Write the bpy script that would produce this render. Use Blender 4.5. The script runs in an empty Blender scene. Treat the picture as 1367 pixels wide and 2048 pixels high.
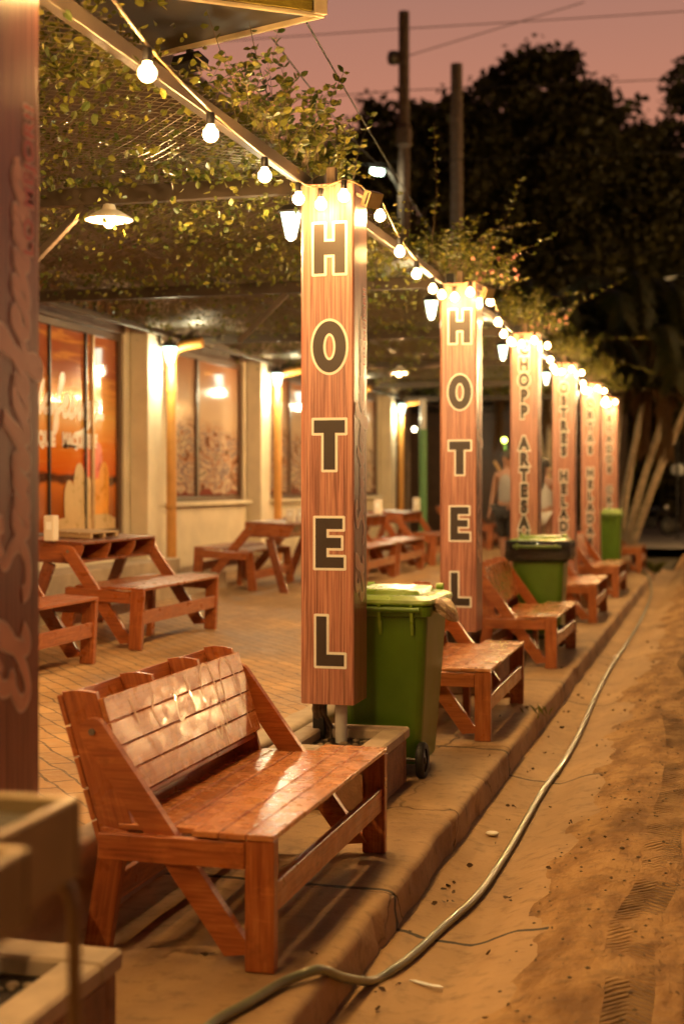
import bpy, math, random
from mathutils import Vector, Matrix, Euler, noise
R = math.radians
random.seed(7)
S = bpy.context.scene
C = S.collection

# ------------------------------------------------------------------ camera
TH = R(15)
cam_d = bpy.data.cameras.new('camera')
cam = bpy.data.objects.new('camera', cam_d); C.objects.link(cam)
cam.location = (0, 0, 1.6)
cam.rotation_euler = (R(90), 0, TH)
cam_d.sensor_width = 36; cam_d.lens = 50
cam_d.shift_y = -56 / 2048
cam_d.clip_start = .05; cam_d.clip_end = 2000
cam_d.dof.use_dof = True
cam_d.dof.focus_distance = 6.6
cam_d.dof.aperture_fstop = 1.7
S.camera = cam

# ------------------------------------------------------------------ world: dusk sky
w = bpy.data.worlds.new("World"); S.world = w; w.use_nodes = True
nt = w.node_tree; nt.nodes.clear()
N = nt.nodes.new; L = nt.links.new
out = N('ShaderNodeOutputWorld'); bg = N('ShaderNodeBackground')
tc = N('ShaderNodeTexCoord'); sep = N('ShaderNodeSeparateXYZ'); L(tc.outputs['Generated'], sep.inputs[0])
rp = N('ShaderNodeValToRGB'); L(sep.outputs['Z'], rp.inputs[0])
e = rp.color_ramp.elements
e[0].position = 0; e[0].color = (.60, .22, .11, 1)
e[1].position = 1; e[1].color = (.055, .035, .045, 1)
for p_, c_ in ((.22, (.56, .22, .13)), (.34, (.37, .175, .13)), (.6, (.05, .028, .028))):
    k = e.new(p_); k.color = (*c_, 1)
mr = N('ShaderNodeMapRange'); L(sep.outputs['Y'], mr.inputs[0])       # the glow is where the sun set, along the street
mr.inputs[1].default_value = -.6; mr.inputs[2].default_value = .8; mr.inputs[3].default_value = .12; mr.inputs[4].default_value = .76
L(rp.outputs[0], bg.inputs[0]); L(mr.outputs[0], bg.inputs[1]); L(bg.outputs[0], out.inputs[0])

S.view_settings.view_transform = 'Standard'; S.view_settings.look = 'None'
S.view_settings.gamma = 1; S.view_settings.exposure = 0.5
S.render.engine = 'CYCLES'
cy = S.cycles
cy.use_denoising = True
try: cy.denoiser = 'OPENIMAGEDENOISE'
except Exception: pass
cy.use_light_tree = True
cy.max_bounces = 6; cy.diffuse_bounces = 3; cy.glossy_bounces = 3; cy.transmission_bounces = 4; cy.transparent_max_bounces = 6
cy.sample_clamp_indirect = 4.0; cy.sample_clamp_direct = 0
cy.caustics_reflective = False; cy.caustics_refractive = False

BULB_W = 300.0
WARM = (1.0, .56, .175)

# ------------------------------------------------------------------ materials
MATS = {}
class NT:
    def __init__(s, name):
        s.m = bpy.data.materials.new(name); s.m.use_nodes = True
        s.t = s.m.node_tree; s.b = s.t.nodes['Principled BSDF']; MATS[name] = s.m
    def n(s, typ, **kw):
        o = s.t.nodes.new(typ)
        for k_, v_ in kw.items():
            if hasattr(o, k_): setattr(o, k_, v_)
        return o
    def l(s, a, b): s.t.links.new(a, b)
    def coords(s, kind='Object', scale=(1, 1, 1), loc=(0, 0, 0), rnd=False):
        t = s.n('ShaderNodeTexCoord'); mp = s.n('ShaderNodeMapping')
        mp.inputs['Scale'].default_value = scale; mp.inputs['Location'].default_value = loc
        s.l(t.outputs[kind], mp.inputs[0])
        if rnd:
            oi = s.n('ShaderNodeObjectInfo'); mu = s.n('ShaderNodeMath', operation='MULTIPLY'); mu.inputs[1].default_value = 37
            s.l(oi.outputs['Random'], mu.inputs[0]); cb = s.n('ShaderNodeCombineXYZ')
            for i in range(3): s.l(mu.outputs[0], cb.inputs[i])
            s.l(cb.outputs[0], mp.inputs['Location'])
        return mp.outputs[0]
    def noise(s, vec, scale=5, detail=4, rough=.55, dist=0):
        o = s.n('ShaderNodeTexNoise'); o.inputs['Scale'].default_value = scale; o.inputs['Detail'].default_value = detail
        o.inputs['Roughness'].default_value = rough; o.inputs['Distortion'].default_value = dist
        s.l(vec, o.inputs['Vector']); return o.outputs['Fac']
    def ramp(s, fac, stops, interp='LINEAR'):
        o = s.n('ShaderNodeValToRGB'); s.l(fac, o.inputs[0]); cr = o.color_ramp; cr.interpolation = interp
        cr.elements[0].position = stops[0][0]; cr.elements[0].color = (*stops[0][1], 1)
        cr.elements[1].position = stops[-1][0]; cr.elements[1].color = (*stops[-1][1], 1)
        for p_, c_ in stops[1:-1]:
            q = cr.elements.new(p_); q.color = (*c_, 1)
        return o.outputs[0]
    def mix(s, fac, a, b, mode='MIX'):
        o = s.n('ShaderNodeMix'); o.data_type = 'RGBA'; o.blend_type = mode
        if isinstance(fac, (int, float)): o.inputs[0].default_value = fac
        else: s.l(fac, o.inputs[0])
        for v_, i in ((a, 6), (b, 7)):
            if isinstance(v_, tuple): o.inputs[i].default_value = (*v_, 1)
            else: s.l(v_, o.inputs[i])
        return o.outputs[2]
    def math(s, op, a, b=0.0):
        o = s.n('ShaderNodeMath', operation=op)
        for v_, i in ((a, 0), (b, 1)):
            if isinstance(v_, (int, float)): o.inputs[i].default_value = v_
            else: s.l(v_, o.inputs[i])
        return o.outputs[0]
    def sep(s, vec):
        o = s.n('ShaderNodeSeparateXYZ'); s.l(vec, o.inputs[0]); return o.outputs
    def bump(s, h, strength=.3, dist=.01, nrm=None):
        o = s.n('ShaderNodeBump'); o.inputs['Strength'].default_value = strength; o.inputs['Distance'].default_value = dist
        s.l(h, o.inputs['Height'])
        if nrm: s.l(nrm, o.inputs['Normal'])
        return o.outputs[0]
    def set(s, col=None, rough=None, nrm=None, spec=None, metal=None, coat=None):
        for v_, nm in ((col, 'Base Color'), (rough, 'Roughness'), (nrm, 'Normal'), (spec, 'Specular IOR Level'), (metal, 'Metallic'), (coat, 'Coat Weight')):
            if v_ is None: continue
            i = s.b.inputs[nm]
            if isinstance(v_, tuple): i.default_value = (*v_, 1)
            elif isinstance(v_, (int, float)): i.default_value = v_
            else: s.l(v_, i)
        return s.m

def simple(name, col, rough=.6, metal=0, var=.25, scale=8, bump=.15, spec=.5, coat=0, bdist=.004):
    t = NT(name); v = t.coords('Object', rnd=True)
    f = t.noise(v, scale, 5)
    lo = tuple(c * (1 - var) for c in col); hi = tuple(min(1, c * (1 + var)) for c in col)
    t.set(t.ramp(f, [(.3, lo), (.7, hi)]), t.ramp(f, [(.3, (rough * .85,) * 3), (.7, (min(1, rough * 1.15),) * 3)]), spec=spec, metal=metal, coat=coat)
    if bump: t.set(nrm=t.bump(t.noise(v, scale * 6, 4), bump, bdist))
    return t.m

def wood_mat(name, a, b, c, rough=.36, coat=.35, gs=1.0):
    t = NT(name)
    v = t.coords('UV', (1.4 * gs, 26 * gs, 1)); g = t.noise(v, 3, 6, .6, .6)
    v2 = t.coords('UV', (1, 4, 1)); g2 = t.noise(v2, 2.2, 3)
    v3 = t.coords('UV', (3, 14, 1)); kn = t.n('ShaderNodeTexVoronoi'); t.l(v3, kn.inputs['Vector']); kn.inputs['Scale'].default_value = .8
    knf = t.ramp(kn.outputs['Distance'], [(.0, (1,) * 3), (.07, (.8,) * 3), (.1, (0,) * 3)])
    col = t.ramp(g, [(.28, a), (.5, b), (.72, c)])
    col = t.mix(t.math('MULTIPLY', g2, .55), col, a)
    col = t.mix(t.math('MULTIPLY', knf, .5), col, tuple(x * .4 for x in a))
    rg = t.ramp(t.noise(t.coords('Object', rnd=True), 9, 4), [(.3, (rough * .7,) * 3), (.7, (rough * 1.5,) * 3)])
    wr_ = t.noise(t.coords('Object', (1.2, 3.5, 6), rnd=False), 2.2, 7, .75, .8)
    col = t.mix(t.ramp(wr_, [(.54, (0,) * 3), (.60, (.38 if name == 'worn_sheen_wood' else .2,) * 3)]), col, tuple(min(1, x * 1.5) for x in c))  # pale wear patches; stronger on bench boards, painting in the backrest's bright reflection too
    dk = t.noise(t.coords('Object', (2, 2, 2), rnd=True), 5, 6, .7); col = t.mix(t.ramp(dk, [(.58, (0,) * 3), (.72, (.45,) * 3)]), col, tuple(x * .45 for x in a))
    t.set(col, rg, t.bump(t.math('ADD', g, t.math('MULTIPLY', wr_, 2.0)), .3, .002), spec=.5, coat=coat)
    t.b.inputs['Coat Roughness'].default_value = .15 if name == 'worn_sheen_wood' else .25
    if name == 'worn_sheen_wood':
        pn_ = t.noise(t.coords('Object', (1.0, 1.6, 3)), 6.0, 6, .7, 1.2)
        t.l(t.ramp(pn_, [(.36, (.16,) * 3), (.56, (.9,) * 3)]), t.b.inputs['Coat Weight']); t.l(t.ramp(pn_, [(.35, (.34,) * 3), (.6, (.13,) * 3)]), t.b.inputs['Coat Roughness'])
    return t.m
wood_mat('varnished_wood', (.22, .052, .012), (.44, .125, .03), (.60, .22, .06))
wood_mat('worn_sheen_wood', (.34, .105, .03), (.58, .22, .07), (.72, .34, .13), rough=.24, coat=.9)
wood_mat('table_wood', (.17, .040, .010), (.35, .092, .023), (.48, .165, .045), rough=.33)
wood_mat('dark_wood', (.12, .03, .012), (.23, .06, .022), (.32, .1, .035), rough=.3, coat=.5)
wood_mat('pale_wood', (.34, .22, .11), (.48, .33, .17), (.58, .42, .22), rough=.5, coat=0)
wood_mat('old_post_wood', (.10, .065, .045), (.19, .13, .09), (.28, .2, .14), rough=.8, coat=0)

# printed timber pattern on the sign pillars
def planks(name, stops, dark):
    t = NT(name)
    v = t.coords('Object', (50, 50, .9), rnd=True); g = t.noise(v, 1.6, 6, .68, .5)
    v2 = t.coords('Object', (130, 130, 2.2), rnd=True); g2 = t.noise(v2, 1.2, 3)
    v3 = t.coords('Object', (14, 14, .8), rnd=True); g3 = t.noise(v3, 1.5, 3)
    col = t.ramp(g, stops)
    col = t.mix(t.ramp(g2, [(.50, (0,) * 3), (.62, (.7,) * 3)]), col, dark)
    col = t.mix(t.ramp(g3, [(.45, (0,) * 3), (.7, (.45,) * 3)]), col, tuple(c * .7 for c in stops[1][1]))
    xyz = t.sep(t.coords('Object'))
    fr = t.math('FRACT', t.math('MULTIPLY', t.math('ADD', t.math('ADD', xyz[0], xyz[1]), 1.143), 1 / .137))
    seam = t.math('LESS_THAN', fr, .018)
    col = t.mix(t.math('MULTIPLY', seam, .85), col, (.05, .015, .012))
    t.set(col, .36, t.bump(g, .1, .001), spec=.5, coat=.25); t.b.inputs['Coat Roughness'].default_value = .22
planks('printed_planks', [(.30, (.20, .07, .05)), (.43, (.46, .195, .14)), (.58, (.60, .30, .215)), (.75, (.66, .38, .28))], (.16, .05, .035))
planks('printed_planks_red_shaded', [(.30, (.15, .042, .03)), (.43, (.31, .10, .07)), (.58, (.40, .14, .10)), (.75, (.44, .18, .13))], (.09, .02, .018))  # darker, redder copy of the planks; the side's dimmer light is in the colour

simple('letter_dark', (.045, .032, .026), .45, var=.1, bump=0)
simple('letter_cream', (.92, .91, .87), .45, var=.06, bump=0)
simple('script_fill', (.84, .62, .50), .38, coat=.3, var=.1, bump=0)
simple('script_edge', (.78, .42, .30), .38, coat=.3, var=.1, bump=0)
simple('script_red', (.60, .07, .05), .38, coat=.3, var=.1, bump=0)
simple('black_metal', (.02, .018, .016), .45, metal=.3, var=.3)
simple('grey_metal', (.20, .18, .15), .5, metal=.6, var=.3, scale=5)
simple('beam_metal', (.06, .042, .028), .5, metal=.35, var=.35, scale=4)
simple('wire_metal', (.15, .12, .08), .4, metal=.5, var=.2, bump=0)
simple('pale_metal', (.62, .52, .4), .35, metal=.5, var=.2)
simple('black_rubber', (.018, .017, .016), .7, var=.2)
simple('black_plastic', (.025, .022, .02), .4, var=.2)
simple('bin_green', (.085, .17, .012), .32, var=.18, scale=4, bump=.05, spec=.5)
simple('bin_lid_green', (.19, .30, .035), .28, var=.12, scale=6, bump=.05)
simple('white_plastic', (.75, .68, .58), .45, var=.06, bump=0)
simple('downpipe_orange', (.55, .26, .06), .4, var=.12)
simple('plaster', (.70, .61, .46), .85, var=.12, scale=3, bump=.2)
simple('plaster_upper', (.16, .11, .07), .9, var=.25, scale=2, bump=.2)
simple('frame_brown', (.10, .05, .025), .4, var=.2)
simple('frame_gold', (.42, .26, .12), .4, metal=.3, var=.15)
simple('bark', (.11, .075, .05), .9, var=.4, scale=14, bump=.6, bdist=.02)
simple('palm_bark', (.60, .48, .30), .8, var=.3, scale=9, bump=.3)
simple('stone_slab', (.40, .31, .22), .85, var=.22, scale=6, bump=.35)
simple('soil', (.035, .022, .014), .95, var=.5, scale=20, bump=.8, bdist=.02)
simple('pebbles', (.22, .16, .1), .8, var=.4, scale=30)
simple('pvc_white', (.6, .58, .55), .4, var=.1)
simple('skin', (.24, .125, .08), .55, var=.06, bump=.05)
simple('hair_dark', (.02, .014, .01), .6, var=.3)
simple('cloth_grey', (.20, .19, .18), .9, var=.1)
simple('cloth_white', (.36, .34, .31), .9, var=.08)
simple('cloth_black', (.015, .014, .015), .9, var=.2)
simple('green_paint', (.10, .24, .09), .5, var=.15)
simple('sign_face_white', (.5, .5, .48), .5, var=.1)
simple('car_paint_dark', (.02, .022, .03), .25, var=.1, coat=.6)
simple('white_petal', (.65, .28, .27), .7, var=.3)
simple('rubber_hose', (.14, .15, .085), .32, var=.3, scale=5, coat=.3)
simple('cable_dark', (.02, .018, .016), .6, var=.1, bump=0)
simple('cable_light', (.30, .19, .09), .5, var=.1, bump=0)
simple('asphalt_far', (.22, .19, .16), .85, var=.3, scale=.8)
simple('pavement_far', (.5, .42, .3), .85, var=.2, scale=1)
simple('far_ground', (.06, .045, .022), .95, var=.5, scale=.6)
simple('dry_leaf', (.10, .055, .025), .8, var=.5, scale=10)
simple('foil_bag', (.55, .42, .28), .22, metal=.7, var=.2, bump=.9, scale=12, bdist=.02)
simple('black_bag', (.012, .011, .010), .22, var=.2, bump=1.0, scale=9, bdist=.05, coat=.5)
simple('yellow_board', (.26, .19, .03), .6, var=.3)
simple('soffit_panel', (.045, .035, .028), .55, var=.35, scale=3)
simple('cream_trim', (.62, .5, .34), .4, var=.1)
simple('chalk', (.92, .60, .34), .3, var=.15, bump=0, coat=.8)
simple('tray_glass', (.12, .12, .11), .08, var=.2, bump=0)
simple('stand_metal', (.28, .20, .10), .38, metal=.35, var=.25, scale=3)
simple('brick_low', (.24, .13, .07), .9, var=.35, scale=11, bump=.6, bdist=.01)

def leaf_mat(name, c1, c2, trans=.35):
    t = NT(name); oi = t.n('ShaderNodeNewGeometry')
    col = t.ramp(oi.outputs['Random Per Island'], [(.0, c1), (.6, tuple((a + b) / 2 for a, b in zip(c1, c2))), (1, c2)])
    t.set(col, .42, spec=.4)
    tr = t.n('ShaderNodeBsdfTranslucent'); t.l(col, tr.inputs[0]); mx = t.n('ShaderNodeMixShader'); mx.inputs[0].default_value = trans
    o = [n for n in t.t.nodes if n.type == 'OUTPUT_MATERIAL'][0]
    t.l(t.b.outputs[0], mx.inputs[1]); t.l(tr.outputs[0], mx.inputs[2]); t.l(mx.outputs[0], o.inputs[0]); return t.m
leaf_mat('vine_leaf', (.04, .06, .010), (.21, .19, .03))
leaf_mat('tree_leaf', (.035, .034, .010), (.10, .085, .022), .15)
leaf_mat('palm_leaf', (.03, .04, .01), (.085, .075, .02), .2)
leaf_mat('dry_frond', (.12, .06, .02), (.22, .12, .05), .2)

def emit(name, col, strength):
    t = NT(name); t.b.inputs['Base Color'].default_value = (*col, 1)
    t.b.inputs['Emission Color'].default_value = (*col, 1); t.b.inputs['Emission Strength'].default_value = strength; return t.m
emit('bulb_glow', (1, .62, .26), 30)
emit('globe_glow', (1, .62, .26), 4)
emit('bulb_white', (1, .85, .5), 16)
emit('lantern_glow', (.72, 1.0, .86), 3.2)
emit('street_glow', (.72, 1.0, .8), 9)
emit('green_glow', (.75, .9, .12), 10)

# brick paving of the terrace
t = NT('paving'); v = t.coords('Object'); nv = t.noise(v, 1.3, 4)
mp = t.n('ShaderNodeMapping'); mp.inputs['Rotation'].default_value = (0, 0, R(45)); t.l(v, mp.inputs[0])
dn = t.n('ShaderNodeTexNoise'); dn.inputs['Scale'].default_value = 5; t.l(v, dn.inputs['Vector'])
vm = t.n('ShaderNodeMix'); vm.data_type = 'VECTOR'; vm.inputs[0].default_value = .055; t.l(mp.outputs[0], vm.inputs[4]); t.l(dn.outputs['Color'], vm.inputs[5])
br = t.n('ShaderNodeTexBrick'); t.l(vm.outputs[1], br.inputs['Vector']); br.inputs['Scale'].default_value = 1
br.inputs['Brick Width'].default_value = .21; br.inputs['Row Height'].default_value = .105; br.inputs['Mortar Size'].default_value = .006
br.inputs['Color1'].default_value = (.56, .33, .14, 1); br.inputs['Color2'].default_value = (.44, .25, .105, 1); br.inputs['Mortar'].default_value = (.17, .10, .05, 1)
st = t.ramp(nv, [(.35, (.55, .52, .5)), (.65, (1, 1, 1))])
col = t.mix(1.0, br.outputs[0], st, 'MULTIPLY'); col = t.mix(t.ramp(t.noise(v, 22, 5), [(.5, (0,) * 3), (.75, (.5,) * 3)]), col, (.43, .33, .22))
h = t.math('SUBTRACT', t.math('MULTIPLY', t.noise(v, 30, 4), .35), br.outputs['Fac'])
t.set(col, t.ramp(nv, [(.3, (.5,) * 3), (.7, (.8,) * 3)]), t.bump(h, .9, .012))

# cast concrete: pavement, kerb and gutter
def concrete(name, c1, c2, joints=0, crack=True):
    t = NT(name); v = t.coords('Object')
    a = t.noise(v, 1.1, 6, .62); b = t.noise(v, 14, 5); c = t.noise(v, 60, 3)
    col = t.ramp(a, [(.3, c1), (.68, c2)])
    col = t.mix(t.ramp(b, [(.52, (0,) * 3), (.72, (.55,) * 3)]), col, tuple(x * .55 for x in c1))
    h = t.math('ADD', t.math('MULTIPLY', b, .6), t.math('MULTIPLY', c, .25))
    if crack:
        wv = t.n('ShaderNodeMix'); wv.data_type = 'VECTOR'; wv.inputs[0].default_value = .22
        dn = t.n('ShaderNodeTexNoise'); dn.inputs['Scale'].default_value = 3.2; dn.inputs['Detail'].default_value = 6; t.l(v, dn.inputs['Vector'])
        t.l(v, wv.inputs[4]); t.l(dn.outputs['Color'], wv.inputs[5])
        vo = t.n('ShaderNodeTexVoronoi'); vo.feature = 'DISTANCE_TO_EDGE'; vo.inputs['Scale'].default_value = .85; t.l(wv.outputs[1], vo.inputs['Vector'])
        ck = t.ramp(vo.outputs['Distance'], [(0, (1,) * 3), (.006, (0,) * 3)])
        ck = t.math('MULTIPLY', ck, t.ramp(t.noise(v, .9, 2), [(.38, (0,) * 3), (.48, (1,) * 3)]))
        col = t.mix(t.math('MULTIPLY', ck, .75), col, (.02, .014, .01)); h = t.math('SUBTRACT', h, ck)
    if joints:
        xyz = t.sep(v)
        yy = t.math('ADD', t.math('ADD', xyz[1], t.math('MULTIPLY', t.noise(v, 3, 4), .12)), joints - .06)
        f = t.math('ABSOLUTE', t.math('SUBTRACT', t.math('FRACT', t.math('DIVIDE', yy, 3.08)), .5))
        j = t.math('LESS_THAN', f, .005)
        col = t.mix(t.math('MULTIPLY', j, .9), col, (.012, .008, .005)); h = t.math('SUBTRACT', h, t.math('MULTIPLY', j, 2))
    t.set(col, .82, t.bump(h, .8, .012)); return t.m
concrete('pavement_concrete', (.24, .14, .065), (.46, .29, .135), joints=-5.45 + 1.54)
concrete('gutter_concrete', (.30, .175, .075), (.47, .29, .13), joints=-5.45 + 1.54, crack=False)

# dirt road with a tyre track
t = NT('dirt'); v = t.coords('Object'); a = t.noise(v, 1.6, 7, .65); b = t.noise(v, 11, 5)
v2 = t.coords('Object', (3.2, 1, 1)); a2 = t.noise(v2, 1.8, 6, .6)
col = t.ramp(a2, [(.34, (.21, .11, .042)), (.46, (.30, .165, .066)), (.54, (.38, .22, .09)), (.68, (.45, .27, .115))])
col = t.mix(t.ramp(b, [(.5, (0,) * 3), (.7, (.45,) * 3)]), col, (.11, .065, .035))
xyz = t.sep(v)
xx = t.math('ADD', xyz[0], t.math('MULTIPLY', t.noise(v, .35, 1), .5))
def band(c0, wd):
    d = t.math('ABSOLUTE', t.math('SUBTRACT', xx, c0)); return t.math('LESS_THAN', d, wd), d
m1, d1 = band(-.03, .085); m2, d2 = band(.22, .07)
tr = t.math('SINE', t.math('MULTIPLY', t.math('ADD', xyz[1], t.math('MULTIPLY', d1, .8)), 150))
tr2 = t.math('SINE', t.math('MULTIPLY', t.math('SUBTRACT', xyz[1], t.math('MULTIPLY', d2, .8)), 130))
tread = t.math('ADD', t.math('MULTIPLY', tr, m1), t.math('MULTIPLY', tr2, m2))
tread = t.math('MULTIPLY', tread, t.ramp(t.noise(v, 1.6, 5), [(.40, (0,) * 3), (.56, (1,) * 3)]))
h = t.math('ADD', t.math('ADD', t.math('MULTIPLY', b, .8), t.math('MULTIPLY', t.noise(v, 45, 4), .3)), t.math('MULTIPLY', tread, .8))
t.set(col, .92, t.bump(t.math('ADD', h, t.math('MULTIPLY', t.noise(t.coords('Object', (1, .45, 1)), 7, 5, .6), 1.6)), 1.0, .03), spec=.25)

# printed window films
t = NT('sunset_print'); v = t.coords('Object'); xyz = t.sep(v)
zz = t.math('ADD', t.math('MULTIPLY', xyz[2], .5), t.math('MULTIPLY', t.noise(t.coords('Object', (1, .6, 3)), 1.4, 4), .12))
zz = t.math('SUBTRACT', zz, .06)
col = t.ramp(zz, [(.0, (.22, .055, .012)), (.15, (.40, .10, .012)), (.245, (.62, .17, .015)), (.26, (.10, .03, .01)), (.285, (.11, .03, .01)), (.30, (.70, .13, .012)), (.42, (.80, .22, .02)), (.55, (.80, .42, .10)), (.66, (.62, .25, .05)), (.78, (.36, .085, .03)), (1, (.40, .11, .04))])
streak = t.ramp(t.noise(t.coords('Object', (1, .45, 5)), 2.2, 5, .6, .4), [(.52, (0,) * 3), (.62, (.6,) * 3)])
hi = t.math('GREATER_THAN', zz, .32)
col = t.mix(t.math('MULTIPLY', streak, hi), col, (.85, .36, .07))
t.set(col, .1, spec=.6, coat=.5); t.b.inputs['Coat Roughness'].default_value = .03
t = NT('beach_print'); v = t.coords('Object'); xyz = t.sep(v)
f = t.noise(t.coords('Object', (1, 1.6, 3.0)), 1.5, 4, .6, 1.4)
busy = t.ramp(f, [(.36, (.10, .05, .035)), (.43, (.40, .16, .08)), (.48, (.60, .46, .34)), (.52, (.18, .14, .17)), (.57, (.45, .26, .16)), (.62, (.70, .55, .42)), (.7, (.16, .12, .08))])
zz = t.math('ADD', t.math('MULTIPLY', xyz[2], .55), t.math('MULTIPLY', t.noise(v, 1.5, 4), .22))
sky_ = t.ramp(zz, [(.45, (.72, .52, .32)), (.75, (.58, .42, .30)), (1, (.46, .22, .13))])
col = t.mix(t.ramp(zz, [(.54, (0,) * 3), (.66, (1,) * 3)]), busy, sky_)
col = t.mix(t.math('LESS_THAN', zz, .17), col, (.25, .07, .05))
t.set(col, .12, spec=.6, coat=.5); t.b.inputs['Coat Roughness'].default_value = .04
M = MATS

# ------------------------------------------------------------------ mesh helpers
class MB:
    def __init__(s): s.v = []; s.f = []; s.uv = []; s.sm = []
    def add(s, verts, faces, uvs=None, smooth=False, X=None):
        o = len(s.v)
        for p in verts:
            p = Vector(p)
            s.v.append(tuple(X @ p) if X is not None else tuple(p))
        for i, f in enumerate(faces):
            s.f.append(tuple(a + o for a in f)); s.sm.append(smooth)
            s.uv.append(uvs[i] if uvs else [(verts[a][0] + verts[a][1] * .37, verts[a][2] + verts[a][1] * .6) for a in f])
        return s
    def box(s, c, sz, rot=None, bev=.003, X=None):
        h = [a / 2 for a in sz]; b = min(bev, min(h) * .6)
        V = []; idx = {}
        for sx in (-1, 1):
            for sy in (-1, 1):
                for sz_ in (-1, 1):
                    sg = (sx, sy, sz_)
                    for ax in range(3):
                        idx[(sg, ax)] = len(V)
                        V.append(tuple(sg[i] * (h[i] if i == ax else h[i] - b) for i in range(3)))
        F = []
        def sgn(ax, val, u, a, vv, bb):
            g = [0, 0, 0]; g[ax] = val; g[u] = a; g[vv] = bb; return tuple(g)
        for ax in range(3):
            u, vv = (ax + 1) % 3, (ax + 2) % 3
            for val in (-1, 1):
                q = [idx[(sgn(ax, val, u, a, vv, bb), ax)] for a, bb in ((-1, -1), (1, -1), (1, 1), (-1, 1))]
                F.append((q if val > 0 else q[::-1], ax))
        for ax in range(3):                                            # edges parallel to ax
            u, vv = (ax + 1) % 3, (ax + 2) % 3
            for a in (-1, 1):
                for bb in (-1, 1):
                    g0 = sgn(ax, -1, u, a, vv, bb); g1 = sgn(ax, 1, u, a, vv, bb)
                    q = [idx[(g0, u)], idx[(g1, u)], idx[(g1, vv)], idx[(g0, vv)]]
                    F.append((q if a * bb < 0 else q[::-1], u))
        for sx in (-1, 1):
            for sy in (-1, 1):
                for sz_ in (-1, 1):
                    g = (sx, sy, sz_); q = [idx[(g, 0)], idx[(g, 1)], idx[(g, 2)]]
                    F.append((q if sx * sy * sz_ > 0 else q[::-1], 0))
        Lx = max(range(3), key=lambda i: sz[i]); ou, ov = random.random() * 9, random.random() * 9
        UV = []
        for q, ax in F:
            rest = [i for i in range(3) if i != ax]
            if Lx in rest: ua, va = Lx, [i for i in rest if i != Lx][0]
            else: ua, va = rest[0], rest[1]
            UV.append([(V[i][ua] * (1 if Lx in rest else .1) + ou, V[i][va] + ov) for i in q])
        T = Matrix.Translation(c)
        if rot is not None: T = T @ (rot.to_matrix().to_4x4() if isinstance(rot, Euler) else rot.to_4x4())
        if X is not None: T = X @ T
        return s.add(V, [q for q, _ in F], UV, False, T)
    def board(s, a, b, wdir, wd, th, bev=.003, ext=0):                 # a plank from a to b, wd wide along wdir
        a = Vector(a); b = Vector(b); d = (b - a); ln = d.length + ext; d.normalize()
        wv = Vector(wdir); wv = (wv - wv.dot(d) * d).normalized(); n = d.cross(wv)
        Rm = Matrix((d, wv, n)).transposed()
        return s.box((a + b) / 2, (ln, wd, th), Rm, bev)
    def tube(s, pts, r, n=8, cap=True):
        pts = [Vector(p) for p in pts]; rr = r if isinstance(r, (list, tuple)) else [r] * len(pts)
        V = []; prev = None
        for i, p in enumerate(pts):
            d = (pts[min(i + 1, len(pts) - 1)] - pts[max(i - 1, 0)]).normalized()
            if prev is None: u = d.orthogonal().normalized()
            else: u = (prev - prev.dot(d) * d).normalized()
            prev = u; w_ = d.cross(u)
            for k_ in range(n):
                a = 2 * math.pi * k_ / n; V.append(tuple(p + (u * math.cos(a) + w_ * math.sin(a)) * rr[i]))
        F = []
        for i in range(len(pts) - 1):
            for k_ in range(n):
                k2 = (k_ + 1) % n; F.append((i * n + k_, i * n + k2, (i + 1) * n + k2, (i + 1) * n + k_))
        s.add(V, F, None, True)
        if cap:
            o = len(V); s.add(V[:n], [tuple(range(n))[::-1]]); s.add(V[-n:], [tuple(range(n))])
        return s
    def lathe(s, prof, c=(0, 0, 0), n=20, X=None, smooth=True):         # prof: (r, z)
        V = []; F = []
        for r_, z in prof:
            for k_ in range(n):
                a = 2 * math.pi * k_ / n; V.append((c[0] + r_ * math.cos(a), c[1] + r_ * math.sin(a), c[2] + z))
        for i in range(len(prof) - 1):
            for k_ in range(n):
                k2 = (k_ + 1) % n; F.append((i * n + k_, i * n + k2, (i + 1) * n + k2, (i + 1) * n + k_))
        return s.add(V, F, None, smooth, X)
    def prism(s, poly, a, b, fn):                                       # poly 2D extruded from a to b; fn(u,v,t)->xyz
        n = len(poly); V = [fn(u, v_, a) for u, v_ in poly] + [fn(u, v_, b) for u, v_ in poly]
        F = [tuple(range(n))[::-1], tuple(range(n, 2 * n))] + [(i, (i + 1) % n, n + (i + 1) % n, n + i) for i in range(n)]
        o = random.random() * 9
        uv = [[(poly[i % n][0] + o, poly[i % n][1]) for i in f] for f in F]
        return s.add(V, F, uv)
    def build(s, name, mat, parent=None, loc=None, rot=None):
        me = bpy.data.meshes.new(name); me.from_pydata(s.v, [], s.f)
        ul = me.uv_layers.new(name='UVMap'); k_ = 0
        flat = [c_ for f in s.uv for uv in f for c_ in uv]
        ul.data.foreach_set('uv', flat)
        me.polygons.foreach_set('use_smooth', s.sm)
        me.materials.append(MATS[mat] if isinstance(mat, str) else mat); me.update()
        o = bpy.data.objects.new(name, me); C.objects.link(o)
        if parent is not None: o.parent = parent
        if loc is not None: o.location = loc
        if rot is not None: o.rotation_euler = rot
        return o
def tag(o, label, cat, group=None, kind=None):
    if label: o['label'] = label
    if cat: o['category'] = cat
    if group: o['group'] = group
    if kind: o['kind'] = kind
    return o
def thing(name, label, cat, loc=(0, 0, 0), rot=(0, 0, 0), group=None):
    o = bpy.data.objects.new(name, None); C.objects.link(o); o.location = loc; o.rotation_euler = rot; o.empty_display_size = .1
    return tag(o, label, cat, group)
def struct(o): o['kind'] = 'structure'; return o
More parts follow.
